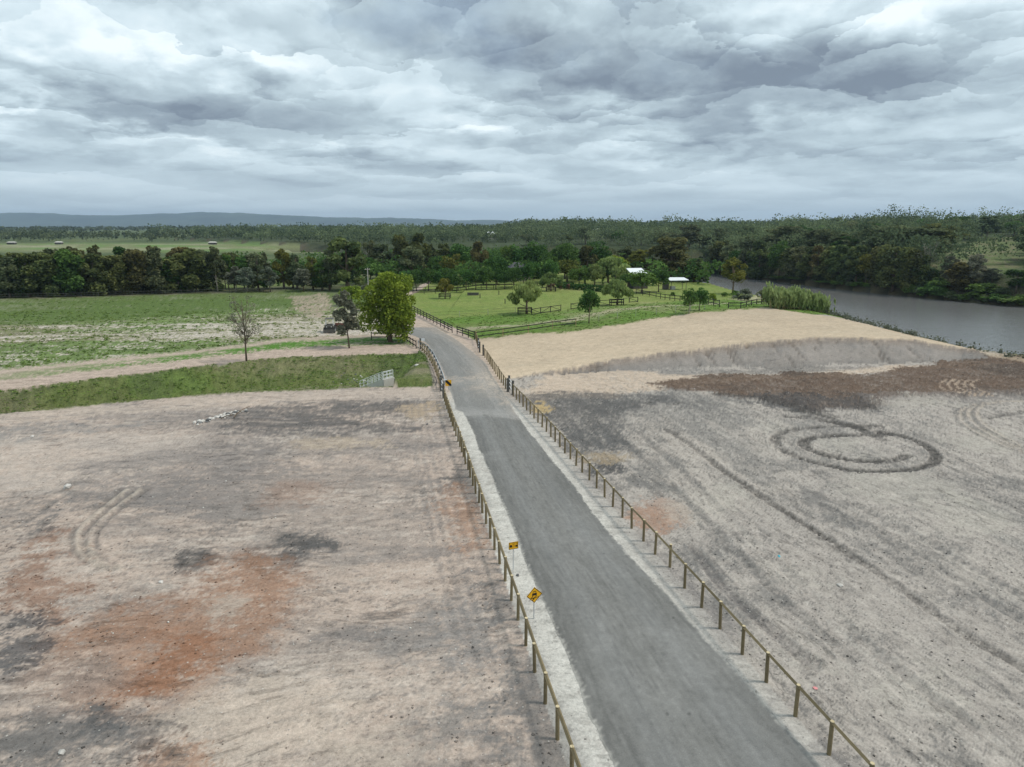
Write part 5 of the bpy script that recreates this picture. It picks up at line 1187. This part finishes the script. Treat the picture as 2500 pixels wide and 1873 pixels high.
# ------------------------------------------------------------------ culvert outlet with white handrails
cb = P(945, 911) - np.array([0, 0, .45]); e = empty('culvert_outlet', cb)
dirn = np.array([-3.9, 3.0, 0]); dirn /= np.linalg.norm(dirn); sd = np.array([-dirn[1], dirn[0], 0]); sd = sd if sd[1] > 0 else -sd
LW, WW = 4.0, 1.3
def rails(pts, label_parts=True):
    for q_ in pts: MB().tube([q_, q_ + [0, 0, .85]], .034, 5).build('handrail_post', M['white'], e)
    for hh in (.12, .48, .85):
        for a, b_ in zip(pts[:-1], pts[1:]): MB().tube([a + [0, 0, hh], b_ + [0, 0, hh]], .030, 5).build('handrail', M['white'], e)
o0 = np.array([0, 0, -.15])
for s_ in (-1, 1):
    a = o0 + sd * WW / 2 * s_; b_ = a + dirn * LW + [0, 0, -1.6]
    mb = MB(); th = sd * .13
    mb.add([a - th + [0, 0, -3], a + th + [0, 0, -3], a + th, a - th, b_ - th + [0, 0, -2], b_ + th + [0, 0, -2], b_ + th, b_ - th], [(0, 1, 2, 3), (7, 6, 5, 4), (0, 4, 5, 1), (1, 5, 6, 2), (2, 6, 7, 3), (3, 7, 4, 0)]).build('wing_wall', M['concrete'], e)
    rails([a + (b_ - a) * t_ for t_ in np.linspace(.02, .97, 7)])
mb = MB(); a, b_ = o0 - sd * (WW / 2 + .15) - dirn * .16, o0 + sd * (WW / 2 + .15) - dirn * .16
mb.bar(a + [0, 0, -1.45], b_ + [0, 0, -1.45], .28, 2.95).build('headwall', M['concrete'], e)
rails([a + (b_ - a) * t_ + [0, 0, .02] for t_ in np.linspace(.05, .95, 4)])
MB().bar(o0 + dirn * .1 + [0, 0, -2.55], o0 + dirn * LW + [0, 0, -2.55], WW - .3, .2).build('apron', M['concrete'], e)
tag(e, 'concrete culvert outlet with white handrails at the end of the grassy ditch', 'culvert')
e = empty('riprap', on(-18.6, 82.5)); bz = np.array(e.location)
for i in range(40):
    q_ = on(-18.6 + rng.normal(0, 1.2), 82.7 + rng.normal(0, .7)) - bz; r_ = rng.uniform(.08, .19)
    vs = [(q_ + np.array([a, b_, c_]) * r_ * rng.uniform(.7, 1.2)) for a, b_, c_ in ((1, 0, 0), (-1, 0, 0), (0, 1, 0), (0, -1, 0), (0, 0, .8), (0, 0, -.8), (.7, .7, .2), (-.7, -.6, .3))][:6]
    MB().add(vs, [(0, 2, 4), (2, 1, 4), (1, 3, 4), (3, 0, 4), (2, 0, 5), (1, 2, 5), (3, 1, 5), (0, 3, 5)]).build('rock', M['concrete' if i % 3 == 0 else 'darkrock'], e)
tag(e, 'loose grey rocks beside the water at the culvert mouth', 'rocks')

# ------------------------------------------------------------------ parked machine and trailer behind the leaning gum
b_ = G(806, 812); e = empty('utility_tractor', b_, .15)
MB().box((0, 0, .75), (1.3, 2.2, .5)).box((0, -.9, 1.05), (1.1, .7, .35)).build('body', M['dark_post'], e)
MB().box((0, .25, 1.12), (.9, .6, .22)).build('seat', M['rubber'], e)
for sx in (-.6, .6):
    for sy in (-.55, .75): MB().tube([(sx, sy, 1.0), (sx * .9, sy, 2.05)], .045, 6).build('roll_bar', M['white'], e)
MB().box((0, .1, 2.09), (1.25, 1.5, .07)).build('canopy', M['dark_post'], e)
for sx in (-.72, .72):
    for sy, r_ in ((-.85, .42), (.8, .5)):
        w_ = MB().tube([(sx - .14, sy, r_), (sx + .14, sy, r_)], r_, 14).build('wheel', M['rubber'], e); MB().tube([(sx - .15, sy, r_), (sx + .15, sy, r_)], r_ * .5, 10).build('rim', M['white'], w_)
MB().prism([(-.85, .15), (.85, .15), (.85, .6), (-.85, .6)], .06, off=-1.55).build('front_blade', M['dark_post'], e); MB().box((-.4, -1.3, .42), (.1, .55, .1)).box((.4, -1.3, .42), (.1, .55, .1)).build('blade_arms', M['steel'], e)
for sx in (-.35, .35): MB().tube([(sx, -1.25, .98), (sx, -1.32, .98)], .09, 8).build('headlight', M['steel'], e)
tag(e, 'small white open machine with roll bars parked beside the leaning gum', 'machine')
b_ = G(828, 808); e = empty('trailer', b_, 1.2)
MB().box((0, 0, .62), (1.5, 2.4, .12)).build('deck', M['red'], e)
for sx in (-.72, .72): MB().box((sx, 0, .86), (.05, 2.4, .36)).build('side_board', M['red'], e); MB().tube([(sx * 1.08 - .08, 0, .34), (sx * 1.08 + .08, 0, .34)], .34, 12).build('wheel', M['rubber'], e)
MB().bar((0, -1.2, .52), (0, -2.4, .45), .08, .08).build('drawbar', M['steel'], e)
tag(e, 'faded red trailer half hidden behind the leaning gum', 'trailer')

# ------------------------------------------------------------------ power poles and wires
pos_ = []
for px, by, ty_, lb_ in [(900, 726, 654, 'grey power pole left of the large yellow-green tree, farthest one'), (971, 745, 673, 'grey power pole with equipment above the large yellow-green tree'), (983, 752, 681, 'short grey power pole nearest the paddock fence')]:
    q_ = G(px, by); r = ray(px, ty_); h_ = HC + r[2] / r[1] * q_[1] - q_[2]; e = empty('power_pole', q_)
    MB().tube([(0, 0, -.3), (0, 0, h_)], [.15, .10], 7).build('pole', M['pole'], e); MB().box((0, 0, h_ - .35), (1.6, .1, .12), .9).build('crossarm', M['pole'], e)
    for sx in (-.6, 0.12, .6): MB().tube([(sx * .62, sx * .78, h_ - .29), (sx * .62, sx * .78, h_ - .13)], .05, 6).build('insulator', M['concrete'], e)
    if px == 971: MB().tube([(.25, -.1, h_ - 1.6), (.25, -.1, h_ - .8)], .22, 8).build('transformer', M['steel'], e)
    tag(e, lb_, 'pole'); pos_.append(q_ + np.array([0, 0, h_ - .13]))
for i, (a, b_) in enumerate([(pos_[0], pos_[1]), (pos_[1], pos_[2])]):
    o = empty('power_line', a)
    for k_ in (-.5, .5):
        of = np.array([k_ * .62, k_ * .78, 0]); MB().tube([(b_ - a) * t_ + of + [0, 0, -.9 * 4 * t_ * (1 - t_)] for t_ in np.linspace(0, 1, 8)], .015, 3, False).build('wire', M['wire'], o)
    tag(o, ['overhead wires between the farthest pole and the pole with equipment', 'overhead wires between the equipment pole and the short pole'][i], 'wires')

# ------------------------------------------------------------------ buildings
def hip(mb, cx, cy, z, lx_, ly_, h, ridge):
    a, b_ = lx_ / 2, ly_ / 2; r_ = ridge / 2
    vs = [(cx - a, cy - b_, z), (cx + a, cy - b_, z), (cx + a, cy + b_, z), (cx - a, cy + b_, z), (cx - r_, cy, z + h), (cx + r_, cy, z + h)]
    return mb.add(vs, [(0, 1, 5, 4), (1, 2, 5), (2, 3, 4, 5), (3, 0, 4), (3, 2, 1, 0)])
def house(label, base, rz, wings, roofm, wallm, name='house', cat='house', windows=True):
    e = empty(name, base, rz)
    for (cx, cy, lx_, ly_, hw, hr, ridge) in wings:
        MB().box((cx, cy, hw / 2 - .5), (lx_ - 1, ly_ - 1, hw + 1)).build('wall', M[wallm], e); rf = hip(MB(), cx, cy, hw + .005, lx_, ly_, hr, ridge).build('roof', M[roofm], e)
        MB().box((cx + lx_ * .2, cy, hw + hr * .8), (.5, .5, hr * .8)).build('chimney', M['wall'], rf) if windows and lx_ > 9 else None
        if windows:
            nw = max(1, int(lx_ / 3))
            for k_ in range(nw):
                x_ = cx - lx_ / 2 + lx_ * (k_ + .5) / nw; w_ = MB().box((x_, cy - (ly_ - 1) / 2 - .02, hw * .55), (1.3, .06, 1.2)).build('window', M['white'], e); MB().box((x_, cy - (ly_ - 1) / 2 - .06, hw * .55), (1.15, .03, 1.05)).build('pane', M['glass'], w_)
    tag(e, label, cat); return e
def at_d(px, py, y):
    """point on the sight line at a given distance in front of the camera"""
    r = ray(px, py); return np.array([r[0] / r[1] * y, y, HC + r[2] / r[1] * y])
q_ = G(1575, 712); q_ = on(*at_d(1556, 700, 182)[:2]); zt = at_d(1556, 656, 182)[2] - q_[2]
e = empty('farm_shed', q_, .25); w_ = 40 / FPX * 182
MB().box((0, 0, zt * .35), (w_ * .9, 4.2, zt * .7)).build('wall', M['wall_dark'], e)
MB().add([(-w_ / 2, -2.6, zt * .62), (w_ / 2, -2.6, zt * .70), (w_ / 2, 2.6, zt * 1.0), (-w_ / 2, 2.6, zt * 1.0), (-w_ / 2, -2.6, zt * .60), (w_ / 2, -2.6, zt * .68), (w_ / 2, 2.6, zt * .97), (-w_ / 2, 2.6, zt * .97)], [(0, 1, 2, 3), (7, 6, 5, 4), (0, 4, 5, 1), (1, 5, 6, 2), (2, 6, 7, 3), (3, 7, 4, 0)]).build('roof', M['roof_white'], e)
MB().box((0, -2.12, 1.0), (1.2, .06, 2.0)).build('door', M['dark_post'], e)
tag(e, 'shed with a bright white metal roof among the garden trees', 'shed')
q_ = G(1652, 706); e = empty('pavilion', q_, .1); zt = at_d(1652, 686, q_[1])[2] - q_[2]; zt = max(zt, 2.3)
for sx in (-1.9, 1.9):
    for sy in (-1.4, 1.4): MB().tube([(sx, sy, -.1), (sx, sy, zt)], .07, 6).build('post', M['wall_dark'], e)
MB().add([(-2.4, -1.9, zt), (2.4, -1.9, zt + .05), (2.4, 1.9, zt + .45), (-2.4, 1.9, zt + .5), (-2.4, -1.9, zt + .12), (2.4, -1.9, zt + .17), (2.4, 1.9, zt + .57), (-2.4, 1.9, zt + .62)], [(3, 2, 1, 0), (4, 5, 6, 7), (0, 1, 5, 4), (1, 2, 6, 5), (2, 3, 7, 6), (3, 0, 4, 7)]).build('roof', M['roof_white'], e)
MB().box((-1.0, .3, .42), (1.2, 1.0, .84)).build('bench_block', M['concrete'], e); MB().box((-2.6, .8, .9), (1.2, 1.6, 1.8)).build('store_wall', M['wall_dark'], e)
tag(e, 'open pavilion with a flat white roof on dark posts by the river lawn', 'pavilion')
q_ = on(*at_d(1263, 660, 205)[:2]); zt = at_d(1263, 640, 205)[2] - q_[2]
house('low house with a dark grey roof hidden in the wood', q_, .2, [(0, 0, 5.2, 5, zt - 1.6, 1.6, 2.0), (2.6, 1.0, 3.4, 4, zt - 2.0, 1.3, 1.0)], 'roof_dark', 'wall')
q_ = G(1905, 593); house('wide house with dark pyramid roofs on the green hilltop', q_, 0.05, [(-3, 1, 9, 7, 2.6, 1.9, 3), (1.0, 2, 5, 5, 4.0, 1.6, .3), (5, 0, 6, 6, 2.5, 1.9, .4)], 'roof_dark', 'wall_dark')
q_ = G(1716, 583); house('long low pale house in the trees above the river bend', q_, 0.0, [(0, 0, 11, 5, 2.5, 1.2, 7)], 'roof_dark', 'wall')
for px, py, lx_, lb_ in [(30, 604, 16, 'far white farm shed at the left edge beyond the fields'), (145, 601, 14, 'far pale farm building beyond the left fields'), (520, 603, 16, 'far pale shed at the right end of the distant fields')]:
    q_ = on(*at_d(px, py, 640)[:2]); house(lb_, q_, .1, [(0, 0, lx_ * .45, 5, 1.8, .8, lx_ * .3)], 'concrete', 'wall_dark', 'farm_shed', 'shed', False)
for px, y, py, lb_ in [(1198, 560, 577, 'far white house glimpsed in the wooded ridge, left one'), (1337, 600, 572, 'far pale house glimpsed in the wooded ridge, middle one'), (1460, 590, 567, 'far white house glimpsed in the wooded ridge, right one')]:
    q_ = on(*at_d(px, py, y)[:2]); q_[2] = max(q_[2], at_d(px, py, y)[2] - 1.5); house(lb_, q_ , .0, [(0, 0, 9, 6, 3.4, 1.5, 4)], 'roof_white', 'wall', windows=False)

# ------------------------------------------------------------------ hedge, reeds
hq = along([G(1365, 702), G(1420, 707), G(1478, 712)], 1.2); base = on(*hq[0]); rg = np.random.default_rng(17)
pos = np.vstack([np.array(on(*q_) - base) + np.stack([rg.uniform(-.8, .8, 90), rg.uniform(-.9, .9, 90), rg.uniform(.05, 1.5, 90)], 1) for q_ in hq])
V, F, Cc = leaf_quads(rg, pos, .42, 1, 0, 0, rg.uniform(0, .6, len(pos)))
e = empty('hedge', base); mesh_np('foliage', V, F, L['green'], Cc, False, e); mb = MB()
for q_ in hq[::2]: a = on(*q_) - base; mb.tube([a, a + [0, 0, .8]], .05, 4)
mb.build('stems', M['bark'], e); tag(e, 'clipped dark hedge along the back of the paddock by the willows', 'hedge')
base = G(1890, 758); e = empty('reed_clump', base)
Vs, Fs, Cs, off = [], [], [], 0; mb = MB(); ra, rb = G(1880, 752), G(2012, 764)
for i in range(620):
    t_ = rg.uniform(0, 1); q2 = ra * (1 - t_) + rb * t_ + np.array([rg.normal(0, .5), rg.uniform(-2.2, 2.2), 0]); q_ = on(q2[0], q2[1]) - base
    h_ = rg.uniform(2.0, 4.1) * (1 - .3 * abs(t_ - .3)) * (.82 + .22 * math.sin(t_ * 23) * math.sin(t_ * 9 + 1)); ln = rg.normal(0, .25, 2); tip = q_ + np.array([ln[0], ln[1], h_])
    if i % 4 == 0: mb.tube([q_, (q_ + tip) / 2, tip], [.03, .025, .01], 3, False)
    pz = q_ + (tip - q_) * rg.uniform(.12, 1.0, (9, 1)) ** .7; V, F, Cc = leaf_quads(rg, pz, .42, 2.4, .62, 0, np.clip(rg.normal(.2 + .6 * (pz[:, 2] - q_[2]) / h_, .2), 0, 1)); V[:, 2] += .1
    Vs.append(V); Fs.append(F + off); Cs.append(Cc); off += len(V)
mesh_np('leaves', np.vstack(Vs), np.vstack(Fs), L['reed'], np.vstack(Cs), False, e); mb.build('stalks', M['pale_post'], e)
tag(e, 'tall clump of pale green river reeds at the far end of the sand mound', 'reeds')

# ------------------------------------------------------------------ horses in the paddock
def horse(px, py, rz, graze, label):
    e = empty('horse', G(px, py), rz)
    bm_v = [(-.75, 0, 1.15), (-.35, 0, 1.18), (.15, 0, 1.13), (.55, 0, 1.2)]
    vs = [(-.72, 0, 1.22), (-.3, 0, 1.2), (.2, 0, 1.18), (.58, 0, 1.22), (.95, 0, 1.05 if graze else 1.6), (1.22, 0, .48 if graze else 1.85), (1.38, 0, .12 if graze else 1.68)]
    rad = [.26, .29, .30, .26, .15, .11, .07]
    ed = [(i, i + 1) for i in range(6)]
    for at, sy, fx in ((0, .14, -.05), (0, -.14, .1), (3, .13, .05), (3, -.13, -.08)):
        bx = vs[at][0]; i0 = len(vs); back = -.06 if at == 0 else 0
        vs += [(bx + fx * .3, sy, .82), (bx + fx + back * 1.5, sy, .48), (bx + fx, sy, .06)]; rad += [.14, .07, .06]; ed += [(at, i0), (i0, i0 + 1), (i0 + 1, i0 + 2)]
    i0 = len(vs); vs += [(-.98, 0, 1.1), (-1.08, 0, .6)]; rad += [.06, .05]; ed += [(0, i0), (i0, i0 + 1)]
    me = bpy.data.meshes.new('body'); me.from_pydata(vs, ed, []); o = bpy.data.objects.new('body', me); C.objects.link(o); o.parent = e
    sk = o.modifiers.new('skin', 'SKIN'); o.modifiers.new('sub', 'SUBSURF').levels = 1; o.modifiers['sub'].render_levels = 1
    for i, r_ in enumerate(rad): me.skin_vertices[0].data[i].radius = (r_, r_)
    me.skin_vertices[0].data[1].use_root = True; me.materials.append(M['horse'])
    hd = np.array(vs[5]);
    for sy in (-.06, .06): MB().tube([hd + [-.04, sy, .06], hd + [-.06, sy * 1.4, .22]], [.035, .008], 4).build('ear', M['horse'], e)
    MB().tube([np.array(vs[3]) + [.05, 0, .26], np.array(vs[4]) + [-.05, 0, .17], hd + [-.08, 0, .12]], [.04, .05, .03], 4).build('mane', M['rubber'], e)
    tag(e, label, 'horse')
horse(1347, 706, .4, False, 'brown horse standing by the guarded willow'); horse(1368, 706, 1.3, True, 'brown horse with its head down left of the hedge'); horse(1387, 706, 1.8, True, 'brown horse grazing nearest to the hedge end')

# ------------------------------------------------------------------ rubble, boulders, litter
def rock_mesh(rg, r_):
    ico = [(0, 0, 1), (.89, 0, .45), (.28, .85, .45), (-.72, .53, .45), (-.72, -.53, .45), (.28, -.85, .45), (.72, .53, -.45), (-.28, .85, -.45), (-.89, 0, -.45), (-.28, -.85, -.45), (.72, -.53, -.45), (0, 0, -1)]
    fs = [(0, 1, 2), (0, 2, 3), (0, 3, 4), (0, 4, 5), (0, 5, 1), (1, 6, 2), (2, 7, 3), (3, 8, 4), (4, 9, 5), (5, 10, 1), (6, 7, 2), (7, 8, 3), (8, 9, 4), (9, 10, 5), (10, 6, 1), (11, 7, 6), (11, 8, 7), (11, 9, 8), (11, 10, 9), (11, 6, 10)]
    s3 = rg.uniform(.65, 1.3, 3) * [1, 1, .7]
    return [np.array(v_) * s3 * r_ * rg.uniform(.75, 1.2) for v_ in ico], fs
rg = np.random.default_rng(23)
base = G(545, 1020); e = empty('rubble_pile', base); ra, rb = G(482, 1041), G(605, 1008)
for i in range(70):
    t_ = rg.beta(1.2, 1.4); q2 = ra * (1 - t_) + rb * t_ + np.append(rg.normal(0, .28, 2), 0); r_ = rg.uniform(.06, .22); q_ = on(q2[0], q2[1]) - base; vs, fs = rock_mesh(rg, r_)
    MB().add([v_ + q_ + [0, 0, r_ * .35] for v_ in vs], fs).build('rock', M['rock' if rg.random() < .72 else 'darkrock'], e)
for a, b_ in [((540, 1032), (572, 1030)), ((572, 1030), (590, 1020)), ((575, 1024), (612, 1007))]:
    A3, B3 = G(*a) - base + [0, 0, .12], G(*b_) - base + [0, 0, .3]; MB().tube([A3, (A3 + B3) / 2 + [0, 0, .12], B3], [.05, .04, .02], 5).build('branch', M['bark'], e)
tag(e, 'low line of pale rubble and dead branches on the dark patch', 'rubble')
def stone(px, py, r_, label, mk_='rock', name='boulder', cat='rock', flat=1.0):
    vs, fs = rock_mesh(rg, r_); o = MB().add([v_ * [1, 1, flat] for v_ in vs], fs).build(name, M[mk_]); o.location = G(px, py) + np.array([0, 0, r_ * .35 * flat]); tag(o, label, cat)
stone(165, 1193, .28, 'pale rounded boulder lying alone on the left bare ground'); stone(150, 1838, .10, 'white stone near the bottom left corner'); stone(393, 1420, .10, 'white stone above the reddish stain'); stone(80, 1068, .16, 'small pale stone at the left edge of the bare ground'); stone(552, 1176, .10, 'white chip right of the curved tyre marks', flat=.4)
stone(1264, 1406, .085, 'small black lump on the gravel between the two signs', 'darkrock'); stone(2052, 1424, .13, 'pale elongated stone on the right bare ground')
stone(1043, 1034, .12, 'dark clod on the pale patch beside the left fence', 'darkrock'); stone(1902, 1357, .11, 'crumpled turquoise litter on the right bare ground', 'blue', 'litter', 'litter', .7); stone(1991, 1673, .08, 'scrap of pink litter on the right bare ground', 'pink', 'litter', 'litter', .4); stone(1018, 893, .35, 'pale flat slab of rock on the grassy bank', 'rock', 'slab', 'rock', .4)

# scattered clods, gravel and weeds: nobody could count them
def scatter_stones(name, pts, rmin, rmax, colf, seed):
    rg = np.random.default_rng(seed); n_ = len(pts)
    oc = np.array([(1, 0, 0), (-1, 0, 0), (0, 1, 0), (0, -1, 0), (0, 0, .8), (0, 0, -.5)]); fo = np.array([(0, 2, 4), (2, 1, 4), (1, 3, 4), (3, 0, 4), (2, 0, 5), (1, 2, 5), (3, 1, 5), (0, 3, 5)])
    r_ = rmin + (rmax - rmin) * rg.random(n_) ** 3.0
    a = rg.uniform(0, 6.28, n_); ca, sa = np.cos(a), np.sin(a)
    V = oc[None] * r_[:, None, None] * rg.uniform(.55, 1.3, (n_, 6, 1)); V = np.stack([V[..., 0] * ca[:, None] - V[..., 1] * sa[:, None], V[..., 0] * sa[:, None] + V[..., 1] * ca[:, None], V[..., 2]], -1) + pts[:, None, :]
    F = (np.arange(n_)[:, None, None] * 6 + fo[None]).reshape(-1, 3); cc = np.repeat(colf(rg, n_), 6, 0)
    return mesh_np(name, V.reshape(-1, 3), F, M['earth'], cc)
from_idx = np.where((reg == 0) & (Y < 85) & ~inroad)[0]
lum = col[from_idx].mean(1); wt = np.clip(.42 - lum, .02, .4) ** 1.5 * (Y[from_idx] ** .6); wt = wt / wt.sum()
ch = rg.choice(from_idx, 20000, p=wt)
pts = np.stack([X[ch] + rg.normal(0, .08, len(ch)), Y[ch] + rg.normal(0, .15, len(ch)), Z[ch] + .005], 1)
def cf(rg, n_):
    c_ = col[ch] * rg.uniform(.45, 1.15, (n_, 1)); wh = rg.random(n_) < .05; c_[wh] = (.6, .57, .52); return c_
tag(scatter_stones('clods', pts, .012, .07, cf, 91), 'small soil clods and stones scattered over the bare ground', 'clods', None, 'stuff')
# weed tufts in the field and swale
wi = np.where((reg == 2) & (far_f > .5) & (weed > .75) & (Y < 170))[0]; wi2 = np.where((reg == 1) & (sw_t > .55))[0]
ch1 = rg.choice(wi, 2600); ch2 = rg.choice(wi2, 3000); chp = rg.choice(np.where((reg == 4) & (far_e < 26))[0], 1500)
def tufts(name, ch_, hmin, hmax, wd, label, seed, leaf='weed'):
    rg = np.random.default_rng(seed); n_ = len(ch_); k_ = 5
    b_ = np.stack([X[ch_] + rg.normal(0, .2, n_), Y[ch_] + rg.normal(0, .3, n_), Z[ch_]], 1); B3 = np.repeat(b_, k_, 0) + np.append(rg.normal(0, wd * .35, (n_ * k_, 2)), np.zeros((n_ * k_, 1)), 1)
    h_ = rg.uniform(hmin, hmax, n_ * k_); tip = B3 + np.stack([rg.normal(0, wd * .3, n_ * k_), rg.normal(0, wd * .3, n_ * k_), h_], 1); sdv = rg.normal(size=(n_ * k_, 3)); sdv[:, 2] = 0; sdv *= wd * .35 / (np.linalg.norm(sdv, axis=1)[:, None] + 1e-9)
    V = np.stack([B3 - sdv, B3 + sdv, tip], 1).reshape(-1, 3); F = np.arange(len(V)).reshape(-1, 3); t_ = np.repeat(np.repeat(rg.uniform(0, 1, n_), k_), 3)
    return tag(mesh_np(name, V, F, L[leaf], np.stack([t_, t_, t_], 1)), label, 'weeds', None, 'stuff')
tufts('weeds', ch1, .06, .22, .45, 'low green weeds growing in broken rows over the sandy field', 92)
tufts('swale_grass', ch2, .04, .13, .28, 'rough grass on the bank of the ditch', 93)
tufts('paddock_grass', chp, .04, .14, .3, 'longer grass along the near edge of the paddock', 94)
ed = along([q_ for q_ in EDGE_R[3:9]], .5); rg = np.random.default_rng(95); be = []
for q_ in ed:
    for k_ in range(3):
        x_, y_ = q_[0] + rg.normal(1.4, .5), q_[1] + rg.normal(0, .5); be.append(on(x_, y_))
be = np.array(be); sel = rg.random(len(be)) < .45; be = be[sel]; n_ = len(be)
V, F, Cc = leaf_quads(rg, np.repeat(be, 12, 0) + np.stack([rg.normal(0, .25, n_ * 12), rg.normal(0, .25, n_ * 12), np.abs(rg.normal(0.1, .32, n_ * 12))], 1), .22, 1.6, 0, 0)
tag(mesh_np('bank_weeds', V, F, L['grey'], Cc), 'straggly weeds along the river edge of the sand mound', 'weeds', None, 'stuff')

# ------------------------------------------------------------------ haze
hz_m = bpy.data.materials.new('haze'); hz_m.use_nodes = True; n = NT(hz_m.node_tree); n.n.clear()
pv = n.new('ShaderNodeVolumePrincipled'); pv.inputs['Color'].default_value = (.58, .75, .96, 1); pv.inputs['Density'].default_value = 8.5e-5; pv.inputs['Anisotropy'].default_value = 0.2
out = n.new('ShaderNodeOutputMaterial'); n.l.new(pv.outputs[0], out.inputs['Volume'])
hb_ = MB().box((0, 6200, 121), (26000, 14000, 262)).build('haze', hz_m); tag(hb_, 'thin blue haze lying over the valley and mountains', 'haze', None, 'stuff')
